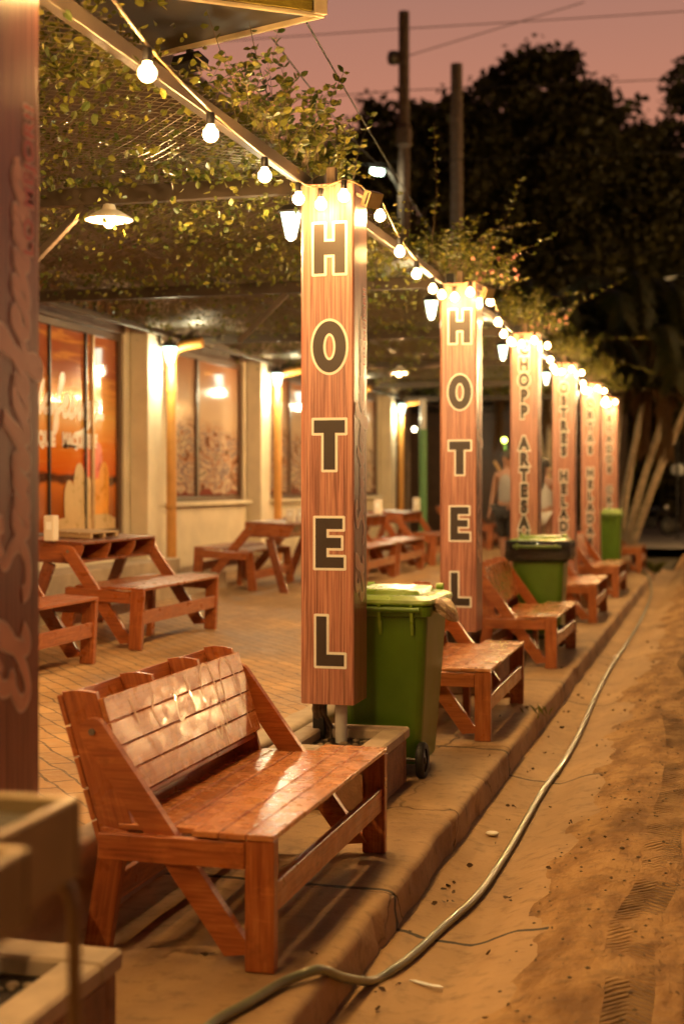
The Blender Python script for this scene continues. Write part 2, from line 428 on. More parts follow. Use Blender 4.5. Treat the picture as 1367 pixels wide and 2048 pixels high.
def copy_tree(o, parent=None):
    c = o.copy(); C.objects.link(c); c.parent = parent
    for ch in list(o.children): copy_tree(ch, c)
    return c
def point(name, loc, watt, col, r, parent=None):
    l = bpy.data.lights.new(name, 'POINT'); l.energy = watt; l.color = col; l.shadow_soft_size = r
    o = bpy.data.objects.new(name, l); C.objects.link(o); o.location = loc
    if parent is not None: o.parent = parent
    return o
_txt = {}
def glyphs(body, size=1, offset=0.0, shear=0, spacing=1, align='CENTER', ext=0.0):
    key = (body, size, offset, shear, spacing, align)
    if key not in _txt:
        cu = bpy.data.curves.new('lettering', 'FONT'); cu.body = body; cu.size = size; cu.offset = offset; cu.shear = shear
        cu.space_character = spacing; cu.align_x = align; cu.fill_mode = 'FRONT'; cu.resolution_u = 5
        ob = bpy.data.objects.new('lettering', cu); C.objects.link(ob); bpy.context.view_layer.update()
        me = bpy.data.meshes.new_from_object(ob.evaluated_get(bpy.context.evaluated_depsgraph_get()))
        _txt[key] = ([tuple(v_.co) for v_ in me.vertices], [tuple(p.vertices) for p in me.polygons])
        bpy.data.objects.remove(ob); bpy.data.curves.remove(cu); bpy.data.meshes.remove(me)
    return _txt[key]
def put_text(mb, body, X, **kw):
    V, F = glyphs(body, **kw); mb.add(V, F, None, False, X)
def catmull(P, n=8):
    P = [Vector(p) for p in P]; Q = [P[0]] + P + [P[-1]]; o = []
    for i in range(1, len(Q) - 2):
        a, b, c, d = Q[i - 1:i + 3]
        for k_ in range(n):
            t_ = k_ / n
            o.append(.5 * ((2 * b) + (c - a) * t_ + (2 * a - 5 * b + 4 * c - d) * t_ ** 2 + (3 * b - a - 3 * c + d) * t_ ** 3))
    o.append(P[-1]); return o
def ribbon(mb, pts, wd, X, z=0):
    V = []
    for i, p in enumerate(pts):
        d = (pts[min(i + 1, len(pts) - 1)] - pts[max(i - 1, 0)]); d = Vector((d.x, d.y)).normalized() if d.length else Vector((1, 0))
        n_ = Vector((-d.y, d.x)) * wd / 2
        V += [(p.x + n_.x, p.y + n_.y, z + i * 1e-6), (p.x - n_.x, p.y - n_.y, z + i * 1e-6)]
    mb.add(V, [(2 * i + 1, 2 * i + 3, 2 * i + 2, 2 * i) for i in range(len(pts) - 1)], None, False, X)

K = 1.057                                                    # scale about the camera of pixel-derived positions for pillars, pergola and restaurant
def cam_scale(x, y, z=0): return (x * K, y * K, z * K - .091)
# ------------------------------------------------------------------ ground, pavement, gutter, road
PROF = [(-1.25, -.15), (-1.1, -.18), (-.95, -.19), (-.75, -.12), (-.5, -.07), (0, -.05), (60, -.05)]
def prof(x):
    if x <= -1.25: return -.15
    for a, b in zip(PROF, PROF[1:]):
        if a[0] <= x <= b[0]:
            t_ = (x - a[0]) / (b[0] - a[0]); return a[1] + (b[1] - a[1]) * (t_ if b[0] > .1 else t_ * t_ * (3 - 2 * t_) * .5 + t_ * .5)
def grid(name, xs, ys, fz, mat, fx=None):
    mb = MB(); V = []
    for y in ys:
        for x in xs:
            V.append((fx(x, y) if fx else x, y, fz(x, y)))
    n = len(xs); F = [(j * n + i, j * n + i + 1, (j + 1) * n + i + 1, (j + 1) * n + i) for j in range(len(ys) - 1) for i in range(n - 1)]
    mb.add(V, F, [[(0, 0)] * 4] * len(F), True); return struct(mb.build(name, mat))
def lin(a, b, n): return [a + (b - a) * i / (n - 1) for i in range(n)]
def nz(x, y, z=0): return noise.noise(Vector((x, y, z)))
grid('ground', [-400, -60, -20, 0, 20, 60, 400], [-60, -10, 10, 28, 60, 200, 900], lambda x, y: -.34, 'far_ground')
grid('gutter', lin(-1.262, -.3, 34), lin(-3, 30, 420), lambda x, y: prof(x) + .006 * nz(x * 3, y * 3) + .002 * nz(x * 20, y * 20), 'gutter_concrete')
def dz(x, y):
    edge = -.72 + .16 * nz(y * .9, 3.3) + .05 * nz(y * 4, 1.1)
    return prof(x) + max(-.010, min(.012, (x - edge) * .05)) + (.012 * nz(x * 2.2, y * 1.1, 5) + .010 * nz(x * 7, y * 5) + .004 * nz(x * 25, y * 22)) * max(0, min(1, (x - edge) * 3)) 
xs = lin(-1.0, 1.6, 105) + lin(1.7, 4, 24) + [5, 7, 10, 15, 25, 60]
ys = lin(-3, 12, 420) + lin(12.1, 37.5, 220)
grid('dirt_road', xs, ys, dz, 'dirt')
# pavement + rounded, chipped kerb as one swept sheet
P = [(x, 0) for x in lin(-2.3, -1.34, 26)] + [(-1.295, -.0005), (-1.278, -.002), (-1.264, -.007), (-1.254, -.016), (-1.250, -.030), (-1.248, -.07), (-1.246, -.1), (-1.243, -.13), (-1.24, -.2)]
mb = MB(); V = []; ys = lin(-3, 27.5, 760)
for y in ys:
    for x, z in P:
        e_ = max(0, min(1, (x + 1.36) / .08))
        ch = max(0, nz(y * 2.3, 7.7, z * 4) - .25) * .05 * e_ + max(0, nz(y * 9, 2.2, z * 9) - .3) * .03 * e_
        jt = .02 * e_ * math.exp(-((((y + .2) % 1.54) - .77) / .012) ** 2)
        V.append((x - ch - jt + .006 * nz(y * 1.1, 2, z * 3) * e_ + .004 * nz(y * 11, 3, z * 20) * e_, y, z + .005 * nz(x * 3, y * 3) - ch * .5 * (z > -.03)))
n = len(P); F = [(j * n + i, j * n + i + 1, (j + 1) * n + i + 1, (j + 1) * n + i) for j in range(len(ys) - 1) for i in range(n - 1)]
mb.add(V, F, [[(0, 0)] * 4] * len(F), True); struct(mb.build('pavement', 'pavement_concrete'))
def TZ(x): return .3 + .046 * max(0, -x - 2.3)
grid('terrace', lin(-10.5, -2.30, 40), lin(-3, 27.5, 90), lambda x, y: TZ(x) + .004 * nz(x, y), 'paving')
mb = MB()
V = []; ys = lin(-3, 27.5, 500)
LP = [(-2.33, .312), (-2.24, .315), (-2.21, .305), (-2.2, .285), (-2.2, .235), (-2.215, .23), (-2.22, .12), (-2.215, -.02)]
for y in ys:
    for i, (x, z) in enumerate(LP): V.append((x + .02 * nz(y * 2, i * .4) * (i > 1) + .012 * nz(y * 9, i), y, z + .006 * nz(y * 3, i * .2)))
n = len(LP); F = [(j * n + i, j * n + i + 1, (j + 1) * n + i + 1, (j + 1) * n + i) for j in range(len(ys) - 1) for i in range(n - 1)]
mb.add(V, F, [[(0, 0)] * 4] * len(F), True); struct(mb.build('terrace_edge', 'stone_slab'))
grid('cross_street', lin(-30, 60, 20), lin(38, 58, 8), lambda x, y: -.08, 'asphalt_far')
mb = MB(); mb.box((14, 60.5, -.05), (60, 5, .3), bev=.05); struct(mb.build('far_pavement', 'far_ground'))
mb = MB(); mb.box((-1.0, 57.9, -.02), (9, 1.4, .16), bev=.05); struct(mb.build('traffic_island', 'pavement_far'))

# ------------------------------------------------------------------ convertible bench / table unit
# local frame: +x faces the sitter's feet, y along the bench (0..1.62), origin on the ground under the front near corner
LEN = 1.62
def box_frame(mode):
    if mode == 'bench':
        a = R(17); d = Vector((math.sin(a), 0, -math.cos(a))); n = Vector((math.cos(a), 0, math.sin(a))); o = Vector((-.822, 0, .862))
    else:
        d = Vector((-1, 0, 0)); n = Vector((0, 0, -1)); o = Vector((-.55, 0, .755))
    return o, d, n
def make_unit(mode, label, cat, seatmat='varnished_wood', front_cut=0.0):
    t_ = thing('convertible_bench' if mode == 'bench' else 'picnic_table', label, cat)
    W_ = 'varnished_wood' if mode == 'bench' else 'table_wood'
    if mode != 'bench': seatmat = 'table_wood'
    fx0 = -.29
    mb = MB(); wb = .091
    for i in range(3):
        x = -.048 - i * .096; mb.box((x, LEN / 2, .441), (wb, LEN + random.uniform(-.004, .004), .021))
    for i in range(3):
        x = -.345 - i * .1; mb.box((x, LEN / 2, .424), (.093, LEN - .2, .02))
    mb.build('seat', seatmat, t_)
    for y, cut in ((.027, front_cut), (LEN - .027, 0)):
        mb = MB(); mb.box((-.052, y, (.429 + cut) / 2), (.1, .045, .429 - cut)); mb.build('leg', W_, t_)
    for y in (.11, LEN - .11):
        mb = MB(); mb.board((-.60, y, .415), (-.67, y, 0.0), (1, 0, 0), .095, .04); mb.build('leg', W_, t_)
    for y in (.02, LEN - .02):
        mb = MB(); mb.box((-.363, y, .378), (.52, .036, .088)); mb.build('side_rail', W_, t_)
    top = Vector((-.66, 0, .755)) if mode == 'bench' else Vector((-.63, 0, .685))
    for y in (.056, LEN - .056):
        mb = MB(); a = top; b = Vector((-.135, 0, .045)); d = (b - a).normalized(); wv = Vector((d.z, 0, -d.x)) * .046
        poly = [a + d * 0 + wv, b + wv, b - wv, a - wv]
        arc = [a - wv * math.cos(q) - d * .046 * math.sin(q) for q in lin(0, math.pi, 8)][1:-1]
        # foot cut to the leg's edge
        pl = [(p.x, p.z) for p in [poly[0], poly[1] + d * (-.02), poly[2] + d * .03, poly[3]] + arc]
        mb.prism(pl, y - .018, y + .018, lambda u, v_, q: (u, q, v_)); mb.build('arm_brace', W_, t_)
        mb = MB(); mb.tube([(top.x, y - .024, top.z), (top.x, y + .024, top.z)], .012, 10); mb.build('bolt', 'grey_metal', t_)
    mb = MB(); mb.box((-.027, LEN / 2, .232), (.028, LEN - .095, .1)); mb.build('stretcher', W_, t_)
    mb = MB(); mb.box((-.665, LEN / 2, .17), (.028, LEN - .27, .09)); mb.build('stretcher', W_, t_)
    mb = MB(); mb.box((-.30, LEN * .55, .2), (.045, .07, .41)); mb.build('support', W_, t_)
    o, d, n_ = box_frame(mode); y0, y1 = .102, LEN - .102
    def Pt(s_, t__, y): p = o + d * s_ + n_ * t__; return (p.x, y, p.z)
    Rm = Matrix((d, Vector((0, 1, 0)), n_)).transposed()
    def slab(mb, s0, s1, ta, tb, ya, yb, bev=.003):
        c = o + d * (s0 + s1) / 2 + n_ * (ta + tb) / 2
        mb.box((c.x, (ya + yb) / 2, c.z), (s1 - s0, yb - ya, tb - ta), Rm, bev)
    back = t_ if mode == 'bench' else t_
    bx = MB()
    for i in range(5): slab(bx, i * .112, i * .112 + .107, 0, .02, y0 - .004, y1 + .004)
    root = bx.build('back_panel' if mode == 'bench' else 'table_top', 'dark_wood' if mode != 'bench' else W_, t_)
    fm = MB()
    for i in range(4): slab(fm, .052 + i * .089, .052 + i * .089 + .085, .145, .166, y0, y1)
    fm.build('backrest' if mode == 'bench' else 'shelf_floor', seatmat if mode == 'bench' else 'dark_wood', t_)
    sm_ = MB(); slab(sm_, .41, .43, .021, .144, y0 + .03, y1 - .03); sm_.build('shelf_board', W_, t_)
    for i, y in enumerate((y0 + .012, y0 + .50, y0 + .98, y1 - .012)):
        s1 = .56 if i in (0, 3) else .405; s1b = .50 if i in (0, 3) else .405
        arc = [(-.006 + .035 * (1 - math.cos(q)) , .03 + .114 * q / (math.pi / 2)) for q in lin(0, math.pi / 2, 7)]
        pl = [(s1, .0215)] + [(arc[0][0] - .004, .0215)] + arc + [(s1b, .144)]
        mb = MB(); mb.prism(pl, y - .011, y + .011, lambda u, v_, q: Pt(u, v_, q)); mb.build('end_plate' if i in (0, 3) else 'divider', W_, t_)
    if mode != 'bench':
        for y in (.14, LEN - .14):
            mb = MB(); mb.board((-.82, y, .585), (-1.03, y, -.03), (1, 0, 0), .09, .04); mb.build('table_leg', 'dark_wood', t_)
    return t_

BEN = [(-1.41, 4.41, 'varnished bench nearest the camera, its boards scrawled with pale chalk loops', .0),
       (-1.39, 8.74, 'varnished bench half hidden behind the foil-draped green bin beside the first HOTEL pillar', .4),
       (-1.39, 12.34, 'slatted red bench directly in front of the green bin wearing a black liner', -.3),
       (-1.40, 16.50, 'seat poking out past the black-lined green bin, at the foot of the HELADOS pillar', .2),
       (-1.42, 20.32, 'red bench between the TORTAS HELADAS pillar and the small far green bin', -.2),
       (-1.42, 26.10, 'smallest and farthest kerbside bench, where the gutter hose ends', .3)]
bench0 = make_unit('bench', BEN[0][2], 'bench', 'worn_sheen_wood')
for i, (x, y, lb, rz) in enumerate(BEN):
    b_ = bench0 if i == 0 else copy_tree(bench0)
    b_.location = (x, y, .003); b_.rotation_euler = (0, 0, R(rz)); b_['label'] = lb; b_['group'] = 'benches in a row along the kerb'
# chalk scrawl on the first bench's backrest only
o, d, n_ = box_frame('bench')
Xc = Matrix.Translation(o + n_ * .1675) @ Matrix((Vector((0, 1, 0)), -d, n_)).transposed().to_4x4()
for P_ in ([(.98, -.2), (1.0, -.1), (1.06, -.055), (1.12, -.09), (1.14, -.2), (1.15, -.33)], [(1.2, -.3), (1.22, -.12), (1.3, -.06), (1.37, -.12), (1.4, -.28), (1.41, -.38)],
           [(.84, -.07), (.86, -.16), (.87, -.22)], [(.3, -.08), (.33, -.18)], [(.52, -.1), (.47, -.15), (.5, -.21), (.56, -.2)], [(1.02, -.3), (1.05, -.36), (1.1, -.3), (1.12, -.4)], [(.66, -.12), (.70, -.12), (.69, -.22), (.74, -.22)]):
    mb = MB(); ribbon(mb, catmull([(a, b, 0) for a, b in P_]), .014, Xc); mb.build('chalk_scrawl', 'chalk', bench0)

SL = math.atan(.046)
TAB = [(-3.87, 6.85, 0, 'dark picnic table unit nearest the camera, cut off by the left pillar', 0),
       (-3.87, 9.10, 0, 'picnic table unit carrying the slatted tray, in front of the sunset mural', 0),
       (-5.35, 13.93, 1, 'picnic table unit seen end-on below the harbour-print windows', .0),
       (-3.9, 15.62, 0, 'picnic bench seen just right of the first HOTEL pillar, cut by its edge', 0),
       (-3.91, 17.33, 0, 'picnic table unit in the middle between the two HOTEL pillars', 0),
       (-3.9, 19.60, 0, 'picnic table unit just left of the second HOTEL pillar', 0),
       (-3.9, 24.60, 0, 'farthest picnic table, near the green floor light right of the second HOTEL pillar', 0)]
tab0 = make_unit('table', '', 'picnic table')
tab2 = None
for i, (x, y, m_, lb, c_) in enumerate(TAB):
    if m_: b_ = make_unit('table', '', 'picnic table', front_cut=0)
    else: b_ = tab0 if i == 0 else copy_tree(tab0)
    x, y = x * K, y * K
    b_.location = (x, y + (LEN if m_ else 0), TZ(x) + .004); b_.rotation_euler = (0, -SL if m_ else SL, math.pi if m_ else 0)
    b_['label'] = lb; b_['group'] = 'picnic tables on the terrace'
# far side leg of the wall-side unit stands on the step, so shorten its near front leg
def top_pt(x, y, h): return (x, y, TZ(-4) + h)
HOLD = [(-4.8, 9.61, 1.178, 'white napkin box on the table by the sunset mural', .085, .19), (-4.66, 15.2, 1.172, 'white napkin box, left of the pair on the end-on table', .09, .15),
        (-4.58, 15.36, 1.172, 'white napkin box, right of the pair on the end-on table', .09, .15), (-4.7, 19.5, 1.176, 'white napkin box just right of the first HOTEL pillar', .1, .21), (-4.7, 22.1, 1.176, 'white napkin box left of the second HOTEL pillar', .1, .21)]
for x, y, z, lb, w_, h_ in HOLD:
    t_ = thing('napkin_box', lb, 'napkin box', (x, y, z), group='napkin boxes on the picnic tables')
    mb = MB(); mb.box((0, 0, h_ / 2), (w_, w_, h_), bev=.008); mb.build('case', 'white_plastic', t_)
    mb = MB(); mb.box((0, -w_ / 2 - .001, h_ * .6), (w_ * .5, .004, h_ * .3)); mb.build('slot', 'letter_cream', t_)
t_ = thing('slatted_tray', 'pale wooden slatted tray lying on the table by the mural', 'tray', (-4.92, 10.4, 1.184), (0, SL, 0))
mb = MB()
for i in range(4): mb.box((-.15 + i * .1, 0, .04), (.085, .55, .012))
mb.build('slat_top', 'pale_wood', t_)
for y in (-.24, 0, .24):
    mb = MB(); mb.box((0, y, .017), (.38, .04, .033)); mb.build('runner', 'pale_wood', t_)

# ------------------------------------------------------------------ sign pillars
WP = .27
SCRIPT = { 'E': ([(.85, 1.75), (.5, 1.95), (.25, 1.7), (.35, 1.2), (.6, 1.05), (.25, .9), (.05, .45), (.35, 0), (.8, .15), (1.05, .5)], 1.05),
 'l': ([(.0, .4), (.45, 1.3), (.5, 1.9), (.3, 1.9), (.25, 1.2), (.3, .2), (.5, 0), (.75, .35)], .75),
 'S': ([(1.25, 1.6), (1.05, 1.95), (.6, 1.9), (.4, 1.45), (.8, 1.0), (1.0, .5), (.7, .02), (.1, .0), (-.15, .35)], 1.15),
 'a': ([(-.05, .3), (.3, .85), (.65, .85), (.35, .8), (.12, .4), (.3, .03), (.6, .35), (.75, .85), (.68, .3), (.8, .02), (1.05, .4)], 1.05),
 'n': ([(0, .4), (.2, .88), (.25, .5), (.2, .02), (.35, .6), (.6, .88), (.7, .6), (.68, .15), (.8, .02), (1.0, .4)], 1.0),
 't': ([(0, .4), (.35, 1.2), (.4, 1.55), (.3, .8), (.3, .15), (.45, .0), (.7, .4)], .7),
 'f': ([(0, .4), (.5, 1.4), (.5, 1.95), (.3, 1.8), (.3, .8), (.25, -.5), (.38, -.85), (.5, -.5), (.4, .05), (.75, .4)], .75),
 'e': ([(0, .4), (.35, .6), (.5, .85), (.3, .95), (.15, .5), (.3, .03), (.6, .1), (.8, .4)], .8),
 's': ([(0, .4), (.3, .95), (.42, .6), (.45, .2), (.2, .0), (.05, .15), (.3, .02), (.75, .4)], .75),
 'i': ([(0, .4), (.22, .88), (.22, .2), (.35, .02), (.6, .4)], .6),
 'o': ([(0, .4), (.35, .9), (.12, .5), (.3, .02), (.6, .4), (.5, .85), (.35, .85), (.6, .7), (.9, .75)], .9)}
def script(mb1, mb2, word, X, w1, w2):
    x = 0
    for ch in word:
        if ch == ' ': x += .9; continue
        P_, adv = SCRIPT[ch]; q = catmull([(x + a + b * .22, b, 0) for a, b in P_], 6)
        ribbon(mb1, q, w1, X, .0); ribbon(mb2, q, w2, X, .0012 / X.to_scale()[0])
        x += adv
    return x
def sign_letter(fill, edge, ch, cx, yf, cz):
    W_, H_, st, g = .157, .242, .052, .013
    L_, R_, B_, T_ = -W_ / 2, W_ / 2, -H_ / 2, H_ / 2
    if ch == 'O':
        n = 40; a0, b0, a1, b1 = .084, .126, .031, .066
        for mb, o_, i_, y in ((fill, 0, 0, yf - .004), (edge, g, -g, yf - .002)):
            V = []
            for q in range(n):
                a = 2 * math.pi * q / n; c_, s_ = math.cos(a), math.sin(a)
                V += [(cx + (a0 + o_) * c_, y, cz + (b0 + o_) * s_), (cx + (a1 + i_) * c_, y, cz + (b1 + i_) * s_)]
            mb.add(V, [(2 * q, 2 * ((q + 1) % n), 2 * ((q + 1) % n) + 1, 2 * q + 1) for q in range(n)])
        return
    rc = {'H': [(L_, B_, L_ + st, T_), (R_ - st, B_, R_, T_), (L_ + st, -.03, R_ - st, .035)],
          'T': [(L_, T_ - .062, R_, T_), (-.029, B_, .029, T_ - .062)],
          'E': [(L_ + .008, B_, L_ + .008 + .056, T_), (L_ + .064, T_ - .052, R_ - .012, T_), (L_ + .064, B_, R_ - .006, B_ + .052), (L_ + .064, -.024, R_ - .02, .026)],
          'L': [(L_ + .012, B_, L_ + .064, T_), (L_ + .064, B_, R_ - .004, B_ + .056)]}[ch]
    for k_, (x0, z0, x1, z1) in enumerate(rc):
        fill.add([(cx + x0, yf - .004, cz + z0), (cx + x1, yf - .004, cz + z0), (cx + x1, yf - .004, cz + z1), (cx + x0, yf - .004, cz + z1)], [(0, 1, 2, 3)])
        x0, z0, x1, z1 = x0 - g, z0 - g, x1 + g, z1 + g; c_ = .005; y = yf - .0018 - k_ * .0002
        P_ = [(x0 + c_, z0), (x1 - c_, z0), (x1, z0 + c_), (x1, z1 - c_), (x1 - c_, z1), (x0 + c_, z1), (x0, z1 - c_), (x0, z0 + c_)]
        edge.add([(cx + a, y, cz + b) for a, b in P_], [tuple(range(8))])
def make_pillar(y, words, lb, side=True):
    cx = -1.875; p = thing('sign_pillar', lb, 'sign pillar', cam_scale(cx, y), group='timber-print sign pillars in a row')
    h = WP / 2; b = .016
    pts = [(-h + b, -h), (h - b * .5, -h), (h, -h + b * .5), (h, h - b * .5), (h - b * .5, h), (-h + b, h), (-h, h - b), (-h, -h + b)]
    mb = MB(); z0, z1 = .52, 3.07; n = len(pts)
    V = [(a, c, z0) for a, c in pts] + [(a, c, z1) for a, c in pts]
    mb.add(V, [(i, (i + 1) % n, n + (i + 1) % n, n + i) for i in range(n)] + [tuple(range(n, 2 * n)), tuple(range(n))[::-1]])
    mb.build('cladding', 'printed_planks', p)
    mb = MB(); mb.add([(h + .0012, -h + .010, z0 + .002), (h + .0012, h - .010, z0 + .002), (h + .0012, h - .010, z1 - .002), (h + .0012, -h + .010, z1 - .002)], [(0, 1, 2, 3)]); mb.build('side_shade', 'printed_planks_red_shaded', p)  # street-side face, its weaker light painted in with the darker plank copy
    mb = MB(); mb.box((-.09, .06, 1.72), (.06, .06, 2.9)); mb.build('post', 'black_metal', p)
    mb = MB(); mb.tube([(.045, -.03, .25), (.045, -.03, .6)], .03, 14); mb.build('conduit', 'pvc_white', p)
    mb = MB(); mb.box((-.0, -.04, 3.10), (.045, .045, .14)); mb.build('post_top', 'old_post_wood', p)
    fill, edge = MB(), MB()
    if words == 'HOTEL':
        for i, ch in enumerate('HOTEL'):
            sign_letter(fill, edge, ch, .014, -h, 2.752 - i * .4805)
    else:
        txt, ztop, pitch = words; off = .0
        for i, ch in enumerate(txt):
            if ch == ' ': continue
            X = Matrix.Translation((.0, -h - .0035, ztop - i * pitch - .056)) @ Matrix.Rotation(R(90), 4, 'X') @ Matrix.Diagonal((.76, 1, 1, 1))
            put_text(fill, ch, X, size=.165, offset=.012); put_text(edge, ch, Matrix.Translation((0, .002, 0)) @ X, size=.165, offset=.024)
    p.scale = (K, K, K)
    edge.build('letter_outline', 'letter_cream', p); fill.build('lettering', 'letter_dark', p)
    Rs = Matrix((Vector((0, 0, 1)), Vector((0, -1, 0)), Vector((1, 0, 0)))).transposed().to_4x4()
    m1, m2, m3, m4 = MB(), MB(), MB(), MB()
    script(m1, m2, 'El Santafesino', Matrix.Translation((h + .003, .06, 1.02)) @ Rs @ Matrix.Diagonal((.112, .082, .1, 1)), .44, .30)
    X = Matrix.Translation((h + .0045, .088, 2.19)) @ Rs
    put_text(m3, 'LO MEJOR!!', X, size=.072, offset=.002, align='LEFT', spacing=1.08); put_text(m4, 'LO MEJOR!!', Matrix.Translation((-.001, 0, 0)) @ X, size=.072, offset=.0055, align='LEFT', spacing=1.08)
    ribbon(m4, catmull([(0, -.022, 0), (.25, -.030, 0), (.5, -.016, 0)]), .006, X)
    m1.build('script_outline', 'script_fill', p); m2.build('script_lettering', 'script_edge', p)
    m4.build('slogan_outline', 'script_fill', p); m3.build('slogan', 'script_red', p)
    return p
Y0 = 6.71 + WP / 2; PIT = 3.56
PY = [Y0 + (k - 1) * PIT for k in range(0, 8)]
YS = [y * K for y in PY]
WORDS = [('HOTEL', 'blurred timber-print pillar at the left edge, its cursive side towards us'),
         ('HOTEL', 'large sharp timber-print pillar reading HOTEL, beside the nearest bench'),
         ('HOTEL', 'smaller HOTEL pillar, second in focus, rising behind the second bench'),
         (('CHOPP ARTESANAL', 2.92, .154), 'timber-print pillar reading CHOPP ARTESANAL downwards'),
         (('POSTRES HELADOS', 2.92, .153), 'timber-print pillar reading POSTRES HELADOS downwards'),
         (('TORTAS HELADAS', 2.94, .168), 'timber-print pillar reading TORTAS HELADAS downwards'),
         (('HELADOS CREMOSOS', 2.89, .174), 'farthest timber-print pillar, reading HELADOS CREMOSOS')]
PLAB = ['foreground planter box at the lower left corner', 'stone planter under the large HOTEL pillar, with pebbles and a vine root', 'stone planter under the smaller HOTEL pillar',
        'stone planter under the CHOPP pillar', 'stone planter under the POSTRES pillar', 'stone planter under the TORTAS pillar', 'stone planter under the farthest pillar']
for k, (wd, lb) in enumerate(WORDS):
    make_pillar(PY[k], wd, lb)
    t_ = thing('planter', PLAB[k], 'planter', (-1.885, YS[k] - (.17 if k < 2 else -.02 if k < 3 else -.30), 0), group='stone planters under the pillars')
    mb = MB(); X0, X1, Ya, Yb = -.29, .265, -.37, .385
    for c, s_ in (((0 - .012, Ya + .04, .12), (.52, .07, .24)), ((-.012, Yb - .04, .12), (.52, .07, .24)), ((X0 + .04, 0.007, .12), (.07, .61, .24)), ((X1 - .05, .007, .12), (.07, .61, .24))): mb.box(c, s_, bev=.01)
    mb.build('brick_base', 'brick_low', t_)
    mb = MB(); mb.box((-.012, Ya + .06, .272), (.555, .12, .06), bev=.01); mb.box((-.012, Yb - .07, .272), (.555, .14, .06), bev=.01)
    mb.box((X0 + .055, -.005, .2715), (.11, .494, .06), bev=.01); mb.box((X1 - .062, -.005, .2715), (.124, .494, .06), bev=.01)
    mb.build('coping', 'stone_slab', t_)
    mb = MB(); mb.box((-.012, 0, .235), (.36, .5, .02)); mb.build('soil_bed', 'soil', t_)
    mb = MB()
    for q in range(70 if k < 3 else 20):
        x, y = random.uniform(-.17, .13), random.uniform(-.22, .22); r_ = random.uniform(.008, .02)
        mb.lathe([(0, -r_ * .6), (r_ * .8, -r_ * .3), (r_, 0), (r_ * .7, r_ * .45), (0, r_ * .6)], (x, y, .25), 7)
    o_ = mb.build('pebble_layer', 'pebbles', t_); o_['kind'] = 'stuff'
# small lamp head on the top corner of each pillar, and a lantern on its terrace side
FL = ['small square floodlight on the top corner of the large HOTEL pillar', 'small floodlight on the top corner of the second HOTEL pillar']
for k in (1, 2):
    t_ = thing('floodlight', FL[k - 1], 'floodlight', cam_scale(-1.72, PY[k] - .07, 3.0), (0, 0, R(25)), group='pillar-top floodlights')
    mb = MB(); mb.tube([(-.07, 0, .03), (-.02, 0, .025), (.03, 0, .0)], .01); mb.build('bracket', 'pale_metal', t_)
    mb = MB(); mb.box((.06, 0, 0), (.05, .10, .085), Euler((0, R(25), R(-55)))); mb.build('lamp_head', 'stand_metal', t_)
    mb = MB(); mb.box((.048, -.022, -.004), (.006, .07, .06), Euler((0, R(25), R(-55)))); mb.build('lens', 'black_plastic', t_)
PLn = ['lit lantern tucked against the left side of the large HOTEL pillar', 'lit lantern on the left side of the second HOTEL pillar', 'lit lantern on the left side of the CHOPP pillar', 'lit lantern on the left side of the POSTRES pillar', 'lit lantern on the left side of the TORTAS pillar']
WLn = ['lit lantern on the white column beside the sunset mural', 'lit lantern on the second white column, behind the first HOTEL pillar', 'lit lantern hidden behind the large HOTEL pillar by a curved orange pipe', 'farthest wall lantern, between the two HOTEL pillars']
lan0 = None
def lantern(loc, lb, grp, rz=0, watt=32, sc=1):
    global lan0
    if lan0 is None:
        t_ = thing('wall_lantern', lb, 'lantern')
        def fr(prof_, n=4): 
            mb = MB(); mb.lathe([(r_ * 1.414, z) for r_, z in prof_], n=n, X=Matrix.Rotation(R(45), 4, 'Z'), smooth=False); return mb
        fr([(0.0, 0), (.026, 0.0), (.052, .15), (0, .15)]).build('glass', 'lantern_glow', t_)
        fr([(.0, .151), (.066, .152), (.068, .162), (.03, .2), (.012, .205), (.012, .23), (0, .232)]).build('cap', 'black_metal', t_)
        fr([(.0, -.022), (.012, -.02), (.03, -.004), (.03, .001), (0, .0015)]).build('base', 'black_metal', t_)
        mb = MB()
        for sx in (-1, 1):
            for sy in (-1, 1): mb.tube([(sx * .028, sy * .028, 0), (sx * .054, sy * .054, .152)], .0028, 5)
        mb.build('cage', 'black_metal', t_)
        mb = MB(); mb.tube(catmull([(0, 0, .23), (0.0, 0, .27), (.05, 0, .29), (.1, 0, .25)], 5), .007, 6); mb.box((.105, 0, .22), (.012, .05, .12)); mb.build('bracket', 'black_metal', t_)
        point('lamp', (0, -.0, -.06), watt, (1, .9, .55), .04, t_)
        lan0 = t_
    else: t_ = copy_tree(lan0)
    t_.location = loc; t_.rotation_euler = (0, 0, rz); t_['label'] = lb; t_['group'] = grp; t_.scale = (sc,) * 3
    return t_
for k in range(1, 6): lantern(cam_scale(-2.10, PY[k] + .0, 2.84), PLn[k - 1], 'lanterns on the pillars', sc=.85)
for i, yb in enumerate((13.72, 17.35, 20.9, 24.6)): lantern(cam_scale(-5.47, yb - .1, 2.84), WLn[i], 'lanterns on the restaurant wall', math.pi, sc=1.15)

